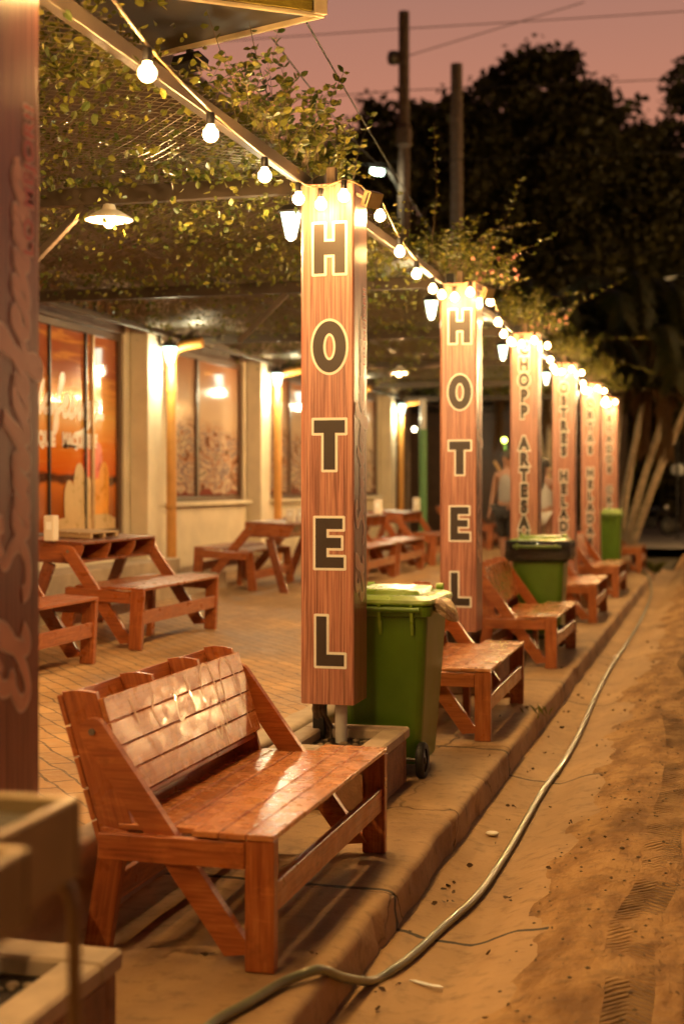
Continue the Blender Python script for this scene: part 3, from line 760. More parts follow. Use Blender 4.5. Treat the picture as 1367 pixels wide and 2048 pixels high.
# ------------------------------------------------------------------ string lights
BLB = {'m': None}
def string(k, lb, n_light=True):
    y = PY[k] - WP / 2
    t_ = thing('string_light', lb, 'string light', cam_scale(0, y), group='strings of bulbs from pillar to pillar')
    t_.scale = (K, K, K)
    free = [(-1.70, .40, 2.975), (-1.735, .98, 2.885), (-1.79, 1.70, 2.865), (-1.85, 2.50, 2.885), (-1.95, 3.33, 2.955)]
    onp = [(-1.885, PIT - .085, 2.955), (-1.765, PIT - .09, 2.985)]
    B_ = free + onp
    cab = catmull([(-1.70, .0, 3.05), (-1.70, .25, 3.04)] + [(a, b, c + .085) for a, b, c in free] + [(a, b + .02, c + .085) for a, b, c in onp] + [(-1.70, PIT, 3.05)], 5)
    mb = MB(); mb.tube(cab, .0045, 5); mb.build('cable', 'cable_light', t_)
    for a, b, c in B_:
        jx, jy = random.uniform(-.006, .006), random.uniform(-.01, .01)
        if BLB['m'] is None:
            mb = MB(); mb.lathe([(0, .0), (.014, .0), (.016, -.006), (.016, -.04), (.013, -.046), (0, -.046)], n=12); so = mb.build('socket', 'black_plastic', t_)
            mb = MB(); r_ = .0285
            mb.lathe([(0, -r_ - .0)] + [(r_ * math.sin(q), -r_ * math.cos(q)) for q in lin(.3, 2.55, 12)] + [(.0135, .034), (.0, .036)], n=24); bu = mb.build('bulb', 'bulb_glow', t_)
            BLB['m'] = (so, bu)
        else:
            so, bu = BLB['m'][0].copy(), BLB['m'][1].copy()
            for o_ in (so, bu): C.objects.link(o_); o_.parent = t_
        so.location = (a + jx, b + jy, c + .078); bu.location = (a + jx, b + jy, c)
        point('bulb_lamp', (0, 0, 0), BULB_W * (.15 if b > PIT - .5 else .5 if b < .5 else 1), WARM, .032, bu)
SLB = ['string of bulbs behind and beside the camera, before the left pillar', 'string of bulbs from the left pillar to the large HOTEL pillar', 'string of bulbs between the two HOTEL pillars', 'string of bulbs from the second HOTEL pillar to the CHOPP pillar',
       'string of bulbs from the CHOPP pillar to the POSTRES pillar', 'string of bulbs from the POSTRES pillar to the TORTAS pillar', 'string of bulbs from the TORTAS pillar to the farthest pillar']
PY = [PY[0] - PIT] + PY
for k in range(0, 7): string(k, SLB[k])
PY = PY[1:]
# far strand in the dark beyond the building
t_ = thing('string_light', 'far strand of bulbs hanging in the dark beyond the restaurant', 'string light', (0, 0, 0))
FB = [(-6.6, 27.8, 2.75), (-6.0, 28.0, 2.7), (-2.95, 28.3, 2.95)]
mb = MB(); mb.tube(catmull([(-7.6, 27.8, 3.0)] + [(a, b, c + .08) for a, b, c in FB] + [(-1.9, 28.3, 3.1)], 8), .006, 5); mb.build('cable', 'cable_dark', t_)
for a, b, c in FB:
    mb = MB(); r_ = .045; mb.lathe([(r_ * math.sin(q), -r_ * math.cos(q)) for q in lin(0.01, 3.1, 9)], n=12); o_ = mb.build('bulb', 'bulb_white', t_, (a, b, c)); point('bulb_lamp', (0, 0, 0), 8, (1, .7, .35), .05, o_)
for lb, p_ in (('green-yellow spotlight at head height behind the CHOPP pillar', (-3.28, 22.0, 2.28)), ('green-yellow spotlight standing low behind the CHOPP pillar', (-3.28, 22.0, 1.03))):
    t_ = thing('garden_spotlight', lb, 'spotlight', p_)
    mb = MB(); mb.lathe([(0, 0), (.03, .0), (.05, .02), (.052, .05), (0, .07)], n=14, X=Matrix.Rotation(R(90), 4, 'X')); mb.build('housing', 'black_metal', t_)
    mb = MB(); mb.lathe([(.043 * math.sin(q), -.03 * math.cos(q)) for q in lin(.02, 3.1, 9)], (0, 0, .045), n=12, X=Matrix.Rotation(R(90), 4, 'X')); mb.build('lens', 'green_glow', t_)
    point('lamp', (0, -.16, 0), 6, (.8, .9, .2), .05, t_)
    mb = MB(); mb.tube([(.0, .02, 0), (0, .05, -(p_[2] - TZ(p_[0])))], .018, 8); mb.build('stake', 'green_paint', t_)

# pendant lamps under the pergola; two out of view added to light the terrace
pend = None
for lb, p_ in (('enamel pendant lamp hanging under the near pergola beam', (-3.10, 6.87, 2.97)), ('enamel pendant lamp hanging deeper under the pergola', (-3.9, 17.3, 2.97)), ('unseen pendant lamp added beside the left pillar to light the near terrace', (-3.6, 3.3, 2.97)), ('unseen pendant lamp added behind the camera to light the near terrace', (-3.6, -.3, 2.97))):
    if pend is None:
        pend = thing('pendant_lamp', lb, 'lamp', cam_scale(*p_), group='pendant lamps under the pergola')
        mb = MB(); mb.lathe([(.02, .105), (.03, .10), (.04, .07), (.07, .055), (.125, .022), (.132, .012), (.130, .008), (.12, .018), (.07, .045), (.03, .06), (.0, .065)], n=28); mb.build('shade', 'white_plastic', pend)
        mb = MB(); mb.lathe([(.0, -.035)] + [(.03 * math.sin(q), -.005 - .03 * math.cos(q)) for q in lin(.3, 2.6, 8)] + [(.012, .05)], n=14); mb.build('bulb', 'bulb_glow', pend)
        mb = MB(); mb.lathe([(.0, .13), (.02, .13), (.02, .1), (0, .1)], n=12); mb.build('socket', 'black_plastic', pend)
        point('lamp', (0, 0, -.01), 420, (1, .58, .24), .034, pend)
        o_ = pend
    else: o_ = copy_tree(pend)
    o_.location = cam_scale(*p_); o_['label'] = lb

# ------------------------------------------------------------------ restaurant building
XW = -5.80
B = thing('restaurant_building', 'restaurant front with printed windows, cream columns and orange downpipes', 'building', cam_scale(XW, 0)); B.scale = (K, K, K)
def wbox(name, x0, x1, y0, y1, z0, z1, mat, bev=.004, par=B):
    mb = MB(); mb.box(((x0 + x1) / 2 - XW, (y0 + y1) / 2, (z0 + z1) / 2), (x1 - x0, y1 - y0, z1 - z0), bev=bev); return mb.build(name, mat, par)
COL = [(9.75, 10.1), (13.36, 13.74), (17.0, 17.38), (20.6, 20.98), (24.25, 24.62)]
OPEN = [(6.3, 9.6, 1.1, 3.1, 'door'), (10.25, 13.22, 1.1, 3.1, 'door'), (14.35, 16.9, 1.40, 3.1, 'win'), (17.95, 20.5, 1.40, 3.1, 'win'), (21.6, 24.1, 1.4, 3.1, 'win')]
mb = MB()
def wb(y0, y1, z0, z1): mb.box((-.15, (y0 + y1) / 2, (z0 + z1) / 2), (.3, y1 - y0, z1 - z0), bev=.001)
ycur = -2
for y0, y1, z0, z1, kd in OPEN:
    wb(ycur, y0, 0.0, 3.42); wb(y0, y1, 0.0, z0); ycur = y1
wb(ycur, 24.9, 0, 3.42)
mb.build('wall', 'plaster', B)
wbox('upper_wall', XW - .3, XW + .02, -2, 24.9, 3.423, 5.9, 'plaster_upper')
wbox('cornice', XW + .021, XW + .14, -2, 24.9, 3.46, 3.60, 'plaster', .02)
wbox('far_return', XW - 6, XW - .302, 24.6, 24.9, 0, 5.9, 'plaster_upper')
wbox('roof', XW - 6.3, XW + .3, -2.2, 25.1, 5.904, 6.05, 'beam_metal')
for y0, y1 in COL:
    mb = MB(); ym = (y0 + y1) / 2; w_ = y1 - y0
    mb.box((.10, ym, 1.95), (.19, w_, 2.5), bev=.008); mb.box((.11, ym, .78), (.215, w_ + .05, .16), bev=.01)
    mb.box((.108, ym, 3.235), (.22, w_ + .05, .05), bev=.012); mb.box((.122, ym, 3.35), (.25, w_ + .11, .16), bev=.02)
    mb.build('column', 'plaster', B)
    if y0 > 13:
        mb = MB(); px_, py_ = .27, y1 + .07
        mb.tube([(px_, py_, .6), (px_, py_, 2.86)] + catmull([(px_, py_, 2.88), (px_ + .03, py_, 2.98), (px_ + .13, py_, 3.03), (px_ + .34, py_, 3.06)], 5), .052, 14); mb.build('downpipe', 'downpipe_orange', B)
        mb = MB(); mb.tube([(px_, py_, 2.55), (px_, py_, 2.60)], .058, 14); mb.build('pipe_collar', 'downpipe_orange', B)
for y0, y1, z0, z1, kd in OPEN:
    n_ = 'door' if kd == 'door' else 'window'
    fr = MB(); x = -.06
    fr.box((x, y0 + .035, (z0 + z1) / 2), (.07, .07, z1 - z0)); fr.box((x, y1 - .035, (z0 + z1) / 2), (.07, .07, z1 - z0))
    fr.box((x, (y0 + y1) / 2, z0 + .03), (.0702, y1 - y0 - .14, .06)); fr.box((x, (y0 + y1) / 2, z1 - .035), (.0702, y1 - y0 - .14, .07))
    d_ = fr.build(n_, 'frame_brown', B)
    pn = MB(); pn.box((0, (y1 - y0) / 2, (z1 - z0) / 2), (.012, y1 - y0 - .144, z1 - z0 - .13), bev=.001); o_ = pn.build('pane', 'sunset_print' if kd == 'door' else 'beach_print', d_, (x - .005, y0, z0))
    if kd == 'door':
        for q, mt, ww in ((.27, 'black_metal', .022), (.655, 'black_metal', .022), (.735, 'frame_gold', .045)):
            mb = MB(); mb.box((x + .012, y0 + (y1 - y0) * (.34 + q * .66) - .12, (z0 + z1) / 2), (.03, ww, z1 - z0 - .132)); mb.build('mullion', mt, d_)
        hy = y0 + (y1 - y0) * .58; mb = MB(); mb.tube([(x + .0, hy, 1.95), (x + .06, hy, 1.95), (x + .065, hy + .13, 1.945)], .011, 8); mb.build('handle', 'black_metal', d_)
        mb = MB()
        mb.box((x - .02, (y0 + y1) / 2, 3.3), (.05, y1 - y0, .22)); mb.build('transom', 'downpipe_orange', B)
        nn = 12
        for i in range(nn):
            mb = MB(); mb.box((x + .03, y0 + (i + .5) * (y1 - y0) / nn, 3.3), (.03, .035, .22)); mb.build('transom_bar', 'frame_brown', B)
        mb = MB(); mb.box((x + .02, (y0 + y1) / 2, 3.145), (.1, y1 - y0, .085)); mb.build('lintel', 'frame_brown', B)
    else:
        ym = y0 + (y1 - y0) * .40; mb = MB(); mb.box((x + .01, ym, (z0 + z1) / 2), (.05, .07, z1 - z0 - .132)); mb.build('mullion', 'frame_brown', d_)
        mb = MB(); mb.box((.03, (y0 + y1) / 2, z0 - .025), (.14, y1 - y0 + .1, .045), bev=.008); mb.build('sill', 'plaster', d_)
        mb = MB(); mb.box((x - .02, (y0 + y1) / 2, 3.26), (.05, y1 - y0, .3)); mb.build('transom', 'frame_brown', B)
# printed lettering and ices on the near mural
Rm = Matrix((Vector((0, 1, 0)), Vector((0, 0, 1)), Vector((1, 0, 0)))).transposed().to_4x4()
m1, m2 = MB(), MB()
script(m1, m2, 'Santafesino', Matrix.Translation((-.055, 10.75, 2.27)) @ Rm @ Matrix.Rotation(R(-2), 4, 'Z') @ Matrix.Diagonal((.205, .19, .2, 1)), .26, .11)
ribbon(m1, catmull([(12.2, 2.05, 0), (12.4, 2.10, 0), (12.65, 2.24, 0), (12.85, 2.25, 0)]), .06, Matrix.Translation((-.0535, 0, 0)) @ Rm)
m1.build('mural_script_outline', 'letter_cream', B); m2.build('mural_script', 'script_fill', B)
m1, m2 = MB(), MB(); X = Matrix.Translation((-.0535, 10.95, 1.95)) @ Rm
put_text(m1, 'BOUTIQUE', X, size=.17, offset=.012, align='LEFT'); put_text(m2, 'BOUTIQUE', Matrix.Translation((.002, 0, 0)) @ X, size=.17, offset=.001, align='LEFT')
m1.build('mural_caption_outline', 'letter_cream', B); m2.build('mural_caption', 'script_fill', B); m1, m2 = MB(), MB()
X = Matrix.Translation((-.0535, 11.95, 1.95)) @ Rm @ Matrix.Diagonal((.82, 1, 1, 1))
put_text(m1, 'MAQUILERE', X, size=.17, offset=.012, align='LEFT'); put_text(m2, 'MAQUILERE', Matrix.Translation((.002, 0, 0)) @ X, size=.17, offset=.001, align='LEFT')
m1.build('mural_caption_outline', 'letter_cream', B); m2.build('mural_caption', 'script_fill', B)
simple('ice_cream_white', (.62, .42, .20), .3, var=.1, bump=0); simple('ice_pink', (.70, .09, .04), .3, var=.2, bump=0); simple('ice_yellow', (.75, .30, .02), .3, var=.15, bump=0)
def lolly(mb, y, z, w_, h_, k=0, tilt=0):
    pl = [(-w_ / 2, 0), (w_ / 2, 0)] + [(w_ / 2 * math.cos(q), h_ - w_ * .9 + w_ * .9 * math.sin(q)) for q in lin(0, math.pi, 14)]
    ct, st = math.cos(tilt), math.sin(tilt)
    mb.prism([(u * ct - v_ * st, u * st + v_ * ct) for u, v_ in pl], -.0535 + .002 * k, -.0525 + .002 * k, lambda u, v_, q: (q, y + u, z + v_))
a, b, c = MB(), MB(), MB()
lolly(b, 12.46, 1.50, .15, .46, 0); lolly(b, 12.72, 1.48, .2, .52, 0)
lolly(c, 12.82, 1.3, .24, .52, 2, -.06); lolly(c, 12.68, 1.16, .2, .5, 3)
lolly(a, 12.3, 1.18, .26, .62, 1); lolly(a, 12.12, 1.18, .24, .46, 2, .1); lolly(a, 12.5, 1.17, .16, .5, 2)
a.prism([(11.7, 1.14), (13.1, 1.14), (13.1, 1.26), (12.9, 1.31), (12.2, 1.30), (11.85, 1.28), (11.72, 1.22)], -.045, -.0435, lambda u, v_, q: (q, u, v_))
b.build('mural_red_ices', 'ice_pink', B); c.build('mural_yellow_ices', 'ice_yellow', B); a.build('mural_cream_ices', 'ice_cream_white', B)
wbox('plinth', XW + .001, -5.41, 6, 13.75, .2, .84, 'stone_slab', .01)
wbox('step', -5.409, -5.08, 6, 14.25, .2, .68, 'stone_slab', .01)

# ------------------------------------------------------------------ pergola
PG = thing('pergola', 'steel pergola with sagging wire mesh roof spanning pillars and restaurant', 'pergola', (0, 0, -.091)); PG.scale = (K, K, K)
mb = MB(); mb.box((-2.03, 13.2, 3.12), (.045, 30.4, .06)); mb.build('edge_beam', 'beam_metal', PG)
mb = MB(); mb.box((-5.50, 13.2, 3.14), (.05, 30.4, .06)); mb.build('edge_beam', 'beam_metal', PG)
for k in range(0, 8):
    y = (Y0 + (k - 1) * PIT) + .02
    mb = MB(); mb.box((-3.77, y, 3.105), (3.42, .05, .09)); mb.build('cross_beam', 'beam_metal', PG)
    mb = MB(); mb.board((-5.52, y + .05, 3.08) if k > 2 else (-3.62, y, 2.70), (-5.05, y + .05, 3.47) if k > 2 else (-3.23, y, 3.06), (0, 1, 0), .04, .04); mb.build('brace', 'beam_metal', PG)
mb = MB(); mb.box((-3.75, 13.2, 3.175), (.04, 30.4, .03)); mb.build('purlin', 'beam_metal', PG)
# wire mesh: crossing straight wires
mb = MB(); xa, xb, ya, yb = -5.5, -2.03, 1.0, 20.5; sp = .062; wr = .0021
def wire(p, q, r_):
    p, q = Vector(p), Vector(q); d = (q - p).normalized(); u = d.cross(Vector((0, 0, 1))).normalized() * r_; v_ = Vector((0, 0, r_))
    V = [p + u, p - u * .5 + v_ * .87, p - u * .5 - v_ * .87, q + u, q - u * .5 + v_ * .87, q - u * .5 - v_ * .87]
    mb.add(V, [(0, 1, 4, 3), (1, 2, 5, 4), (2, 0, 3, 5)], [[(0, 0)] * 4] * 3)
span = xb - xa
def sag(x, y):
    k_ = ((y - (Y0 - PIT)) % PIT) / PIT; u = (x - xa) / span
    return 3.19 - .07 * math.sin(math.pi * k_) * math.sin(math.pi * min(1, max(0, u))) + .012 * nz(x * 2, y * 2)
y = ya - span * 1.0
while y < yb:
    for sgn_ in (1, -1):
        pts = []
        for q in lin(0, 1, 7):
            x = xa + span * q; yy = y + span * (q if sgn_ > 0 else 1 - q)
            pts.append((x, yy, sag(x, yy) + (.002 if sgn_ > 0 else -.002)))
        for p, q in zip(pts, pts[1:]):
            if p[1] > ya - .5 and q[1] > ya - .5 and p[1] < yb + .5: wire(p, q, wr if y < 9 else .0026)
    y += sp * 1.15 if y < 10.5 else sp * 2
mb.build('wire_mesh', 'wire_metal', PG)

# ------------------------------------------------------------------ vines
def leaf(mb, p, s_, n_=None, d=None):
    p = Vector(p)
    if d is None: d = Vector((random.gauss(0, 1), random.gauss(0, 1), random.gauss(-.3, .7)))
    d.normalize(); u = d.cross(Vector((random.gauss(0, 1), random.gauss(0, 1), random.gauss(0, 1)))).normalized(); nn = d.cross(u)
    w_ = s_ * random.uniform(.28, .36)
    a = p; b = p + d * s_ * .35 + u * w_ + nn * s_ * .08; b2 = p + d * s_ * .75 + u * w_ * .75 + nn * s_ * .06; c = p + d * s_
    e_ = p + d * s_ * .75 - u * w_ * .75 + nn * s_ * .06; f = p + d * s_ * .35 - u * w_ + nn * s_ * .08
    o_ = len(mb.v); mb.v += [tuple(q) for q in (a, b, b2, c, e_, f)]
    mb.f += [(o_, o_ + 1, o_ + 2, o_ + 3), (o_, o_ + 3, o_ + 4, o_ + 5)]; mb.uv += [[(0, 0)] * 4] * 2; mb.sm += [False, False]
def sprig(ms, ml, p0, p1, bend, ls=.04, gap=.035, r_=.0025):
    p0, p1 = Vector(p0), Vector(p1); mid = (p0 + p1) / 2 + Vector(bend); q = catmull([p0, (p0 + mid) / 2 + Vector((0, 0, .02)), mid, p1], 7)
    ms.tube(q, [r_ * (1 - .7 * i / len(q)) for i in range(len(q))], 5, False)
    acc = 0
    for a, b in zip(q, q[1:]):
        acc += (b - a).length
        while acc > gap:
            acc -= gap
            for sd in (-1, 1):
                if random.random() < .8:
                    d = Vector((sd * random.uniform(.3, 1), random.uniform(-.6, .6), random.uniform(-.1, .7))); leaf(ml, b, ls * random.uniform(.6, 1.15), d=d)
VL = ['vine over the mesh beside the blurred left pillar', 'vine bushing out above the large HOTEL pillar', 'vine with long whips above the second HOTEL pillar', 'vine over the CHOPP pillar', 'vine over the POSTRES pillar', 'vine over the TORTAS pillar', 'vine over the farthest pillar']
for k in range(0, 7):
    y = PY[k]; rnd = random.Random(100 + k)
    vt = thing('climbing_vine', VL[k], 'vine', cam_scale(-1.95, y + .05, .25), group='vines climbing the pergola'); vt.scale = (K, K, K)
    ml, ms = MB(), MB(); O = Vector((-1.95, y + .05, .25))
    # stem: twisted roots at the planter then hidden behind the cladding
    for j in range(3): ms.tube(catmull([(-.05 + .03 * j, -.02 * j, -.02), (.0 + .02 * j, .03, .1), (-.03 + .02 * j, -.02, .22), (.01, .01, .4)], 4), [.02 - .004 * j] * 13, 6)
    ms.tube([(0.06, .12, .3), (.06, .17, 1.5), (.03, .17, 2.8)], .012, 6)
    # patches spreading over the mesh
    cl = []
    nb = 40
    for j in range(nb):
        cx_ = rnd.uniform(-5.3, -2.1); cy_ = y + rnd.uniform(-3.4, .4) if k < 3 else y + rnd.uniform(-3.3, .3)
        dens = 1
        cl.append((cx_, cy_, rnd.uniform(.18, .5)))
    nl = (10500, 15000, 12500, 5500, 3800, 2600, 2200)[k]
    for j in range(nl):
        cx_, cy_, r_ = cl[int(rnd.random() * nb)]
        x = cx_ + rnd.gauss(0, r_); yy = cy_ + rnd.gauss(0, r_)
        if x > -2.0 or x < -5.6: continue
        z = 3.2 + rnd.gauss(.02, .05) - (abs(rnd.gauss(0, .10)) if rnd.random() < .25 else 0) + (abs(rnd.gauss(0, .1)) if rnd.random() < .3 else 0)
        leaf(ml, Vector((x, yy, z)) - O, rnd.uniform(.022, .050))
    # woody runners on the mesh
    for j in range(12):
        x0 = rnd.uniform(-5, -2.1); y0_ = y + rnd.uniform(-3, .3); p = Vector((x0, y0_, 3.2)); q = [p - O]
        a_ = rnd.uniform(0, 6.28)
        for s_ in range(6):
            a_ += rnd.uniform(-.9, .9); p = p + Vector((math.cos(a_) * .22, math.sin(a_) * .22, rnd.uniform(-.02, .03))); p.x = min(-2.0, p.x); p.z = max(3.16, min(3.28, p.z)); q.append(p - O)
        ms.tube(catmull(q, 3), .0035, 5, False)
    # bush above the pillar head and the street edge
    for j in range((60, 120, 110, 90, 80, 70, 60)[k]):
        yy = y + (rnd.uniform(-1.3, .5) if k < 2 else rnd.uniform(-.6, 1.0)) ; x = -2.0 + rnd.uniform(-.25, .12)
        if k >= 2: x = -1.95 + rnd.uniform(-.25, .3)
        h_ = rnd.uniform(.08, .36) * (1 if abs(yy - y) < .8 else .8)
        p = Vector((x, yy, 3.16)); q = p + Vector((rnd.uniform(-.12, .22), rnd.uniform(-.2, .2), h_)); 
        sprig(ms, ml, p - O, q - O, (rnd.uniform(-.05, .05), rnd.uniform(-.05, .05), .02), ls=.042)
    if k in (1, 2, 3, 4, 5):                                            # long whips
        WH = {1: [((-2.0, 6.3, 3.2), (-2.03, 5.9, 3.78), (.0, -.08, .05)), ((-2.0, 6.6, 3.2), (-1.80, 6.75, 3.62), (.02, 0, .0)), ((-2., 6.75, 3.2), (-1.72, 6.8, 3.40), (0, 0, .06)), ((-2.0, 5.8, 3.2), (-2.05, 5.5, 3.55), (0, 0, .0)), ((-2.0, 6.8, 3.1), (-1.68, 6.9, 3.12), (0, 0, .05)), ((-2.0, 6.6, 3.2), (-2.1, 6.4, 3.55), (0, 0, .0))],
              2: [((-1.95, 10.3, 3.2), (-1.28, 10.35, 3.5), (0, 0, .1)), ((-1.95, 10.3, 3.2), (-1.2, 10.5, 3.42), (0, 0, -.05)), ((-2.0, 9.9, 3.2), (-1.97, 9.85, 4.15), (.03, 0, 0)), ((-1.9, 10.4, 3.2), (-1.42, 10.4, 3.85), (.1, 0, 0)), ((-1.95, 10.3, 3.15), (-1.35, 10.4, 3.28), (0, 0, .2))],
              3: [((-1.95, 13.9, 3.15), (-.95, 14.2, 3.6), (0, 0, -.05)), ((-1.95, 13.9, 3.15), (-1.3, 14.2, 3.5), (0, 0, .1))],
              4: [((-1.95, 17.4, 3.15), (-.9, 17.5, 3.35), (0, 0, .1))], 5: [((-1.95, 20.9, 3.15), (-1.0, 21, 3.2), (0, 0, .2))]}[k]
        for a_, b_, c_ in WH: sprig(ms, ml, Vector(a_) - O, Vector(b_) - O, c_, ls=.045, gap=.06, r_=.004)
    ms.build('stem', 'bark', vt); o_ = ml.build('foliage', 'vine_leaf', vt)
    if k in (2, 3):
        mf = MB()
        for j in range(26):
            p = Vector((-1.7 + rnd.uniform(-.15, .25), y + rnd.uniform(-.2, .5), 3.18 + rnd.uniform(-.05, .15))) - O
            leaf(mf, p, rnd.uniform(.03, .05))
        mf.build('blossom', 'white_petal', vt)

# ------------------------------------------------------------------ wheelie bins
def ring(hw, hd, z, cr=.06, n=4, cy_=0):
    P_ = []
    for cxs, cys, a0 in ((1, -1, -90), (1, 1, 0), (-1, 1, 90), (-1, -1, 180)):
        for i in range(n + 1):
            a = R(a0 + 90 * i / n); P_.append((cxs * (hw - cr) + cr * math.cos(a), cy_ + cys * (hd - cr) + cr * math.sin(a), z))
    return P_
def loft(mb, rings, cap=True, smooth=False):
    n = len(rings[0]); V = [p for r_ in rings for p in r_]
    F = [(j * n + i, j * n + (i + 1) % n, (j + 1) * n + (i + 1) % n, (j + 1) * n + i) for j in range(len(rings) - 1) for i in range(n)]
    mb.add(V, F, None, smooth)
    if cap: mb.add(rings[-1], [tuple(range(n))]); mb.add(rings[0], [tuple(range(n))[::-1]])
def make_bin(lb, bag=None):
    t_ = thing('wheelie_bin', lb, 'bin')
    mb = MB(); loft(mb, [ring(.215, .25, .07, cy_=.33), ring(.225, .27, .2, cy_=.33), ring(.25, .31, .6, cy_=.34), ring(.268, .335, .93, cy_=.345)])
    mb.build('body', 'bin_green', t_)
    mb = MB(); loft(mb, [ring(.272, .339, .90, cy_=.345), ring(.292, .36, .905, cy_=.345), ring(.296, .365, .955, cy_=.345), ring(.285, .35, .965, cy_=.345)]); mb.build('rim', 'bin_green', t_)
    mb = MB(); loft(mb, [ring(.298, .367, .967, cy_=.345), ring(.302, .372, .978, cy_=.345), ring(.296, .365, .995, cy_=.345), ring(.262, .32, 1.012, cy_=.345), ring(.24, .285, 1.016, cy_=.345)])
    loft(mb, [ring(.205, .25, 1.0165, cy_=.345, cr=.05), ring(.195, .24, 1.038, cy_=.345, cr=.05), ring(.175, .215, 1.046, cy_=.345, cr=.05)])
    mb.build('lid', 'bin_lid_green', t_)
    for x in (-.2, 0, .19):
        mb = MB(); mb.prism([(-.055, .972), (.0, .972), (.0, .80), (-.02, .84), (-.05, .93)], x - .009, x + .009, lambda u, v_, q: (q, u, v_)); mb.build('hinge_rib', 'bin_lid_green', t_)
    mb = MB(); mb.tube([(-.24, -.05, .945), (.24, -.05, .945)], .014, 10); mb.build('handle', 'bin_green', t_)
    for x in (-.22, .22):
        mb = MB(); mb.tube([(x - .022, .66, 1.03), (x + .022, .66, 1.03)], .02, 10); mb.build('lid_grip', 'bin_lid_green', t_)
    for x in (-.235, .235):
        Xw = Matrix.Translation((x, .055, .1)) @ Matrix.Rotation(R(90), 4, 'Y')
        mb = MB(); mb.lathe([(.065, -.02), (.092, -.024), (.1, -.015), (.1, .015), (.092, .024), (.065, .02)], n=26, X=Xw); wh = mb.build('wheel', 'black_rubber', t_)
        mb = MB(); mb.lathe([(0, -.019), (.018, -.022), (.02, -.012), (.064, -.010), (.066, .010), (.02, .012), (.018, .022), (0, .019)], n=20, X=Xw); mb.build('hub', 'black_plastic', wh)
    mb = MB(); mb.tube([(-.23, .055, .1), (.23, .055, .1)], .01, 8); mb.build('axle', 'grey_metal', t_)
    return t_
bin1 = make_bin('green wheelie bin by the large HOTEL pillar, crumpled foil bag hanging from its lid')
bin1['group'] = 'green wheelie bins'
bin2 = copy_tree(bin1); bin3 = copy_tree(bin1)
bin1.location = (-1.80, 7.53, 0); bin1.scale = (.93, .95, .975); bin2.location = (-1.775, 14.06, 0); bin3.location = (-1.84, 24.3, 0.0)
bin2.scale = (.98, .76, 1.04); bin3.scale = (.66, .7, 1.13)
bin2['label'] = 'green wheelie bin with black liner bag folded over its rim'; bin3['label'] = 'small far green bin in front of the farthest pillar'
# foil bag
mb = MB(); rings = []
rd = random.Random(5)
for j, (cxx, cz, rx, rz_) in enumerate([(.24, .955, .02, .02), (.285, .96, .07, .035), (.33, .955, .10, .05), (.37, .935, .10, .055), (.405, .91, .07, .05), (.425, .885, .02, .02)]):
    r_ = []
    for i in range(18):
        a = 2 * math.pi * i / 18; q = 1 + .35 * nz(math.cos(a) * 2.2, math.sin(a) * 2.2, j * .9)
        r_.append((cxx + .015 * nz(i * .8, j), .17 + rx * math.cos(a) * q, cz + rz_ * math.sin(a) * q))
    rings.append(r_)
loft(mb, rings, True, False); o_ = mb.build('foil_bag', 'foil_bag'); o_.location = bin1.location; o_.scale = bin1.scale; tag(o_, 'crumpled shiny foil bag drooping from the near bin lid', 'bag')
# black liner on bin 2
mb = MB(); rings = []
for j, (hw, hd, z) in enumerate([(.275, .345, .84), (.300, .370, .80), (.330, .402, .84), (.325, .396, .92), (.322, .392, .985), (.305, .372, 1.0), (.30, .37, .985)]):
    r_ = ring(hw, hd, z, cy_=.345, cr=.07, n=9); rr = []
    for i, p in enumerate(r_):
        f = .020 * nz(i * .9, j * .8, 4) + .008 * nz(i * 2.3, j * 2, 1); d = Vector((p[0], p[1] - .345, 0)).normalized() * f
        rr.append((p[0] + d.x, p[1] + d.y, p[2] + .035 * nz(i * .5, 3) * (j < 2) + .01 * nz(i, j)))
    rings.append(rr)
loft(mb, rings, False, True); o_ = mb.build('liner_bag', 'black_bag'); o_.location = bin2.location; o_.scale = bin2.scale; tag(o_, 'black plastic liner puckered round the rim of the second bin', 'bin liner')

# ------------------------------------------------------------------ hose
HP = [(-1.46, 3.2, .02), (-1.45, 3.7, .02), (-1.441, 3.939, .02), (-1.393, 4.118, .02), (-1.35, 4.29, .022), (-1.305, 4.375, .026), (-1.262, 4.45, .02), (-1.228, 4.62, -.06), (-1.19, 4.87, -.15), (-1.148, 5.03, -.155), (-1.116, 5.23, -.160), (-1.073, 5.6, -.163), (-1.02, 6.06, -.167), (-1.003, 6.75, -.169), (-1.005, 7.48, -.169), (-1.006, 8.24, -.169), (-.985, 9.2, -.170), (-.995, 10.5, -.169), (-1.033, 12.05, -.167), (-1.05, 14.07, -.165), (-1.04, 15.9, -.166), (-1.04, 18.84, -.166), (-1.1, 22.6, -.16), (-1.19, 24.6, -.14), (-1.262, 25.2, .0), (-1.34, 25.6, .022), (-1.5, 26.4, .02), (-1.8, 26.9, .02)]
mb = MB(); mb.tube(catmull(HP, 8), .0165, 12); o_ = mb.build('garden_hose', 'rubber_hose'); tag(o_, 'long grey-green hose lying along the gutter and over the kerb', 'hose')
mb = MB(); mb.lathe([(.019, -.03), (.026, -.025), (.026, .025), (.019, .03)], (0, 0, 0), 14, Matrix.Translation((-1.056, 14.7, -.165)) @ Matrix.Rotation(R(90), 4, 'X')); mb.build('hose_joint', 'pvc_white', o_)

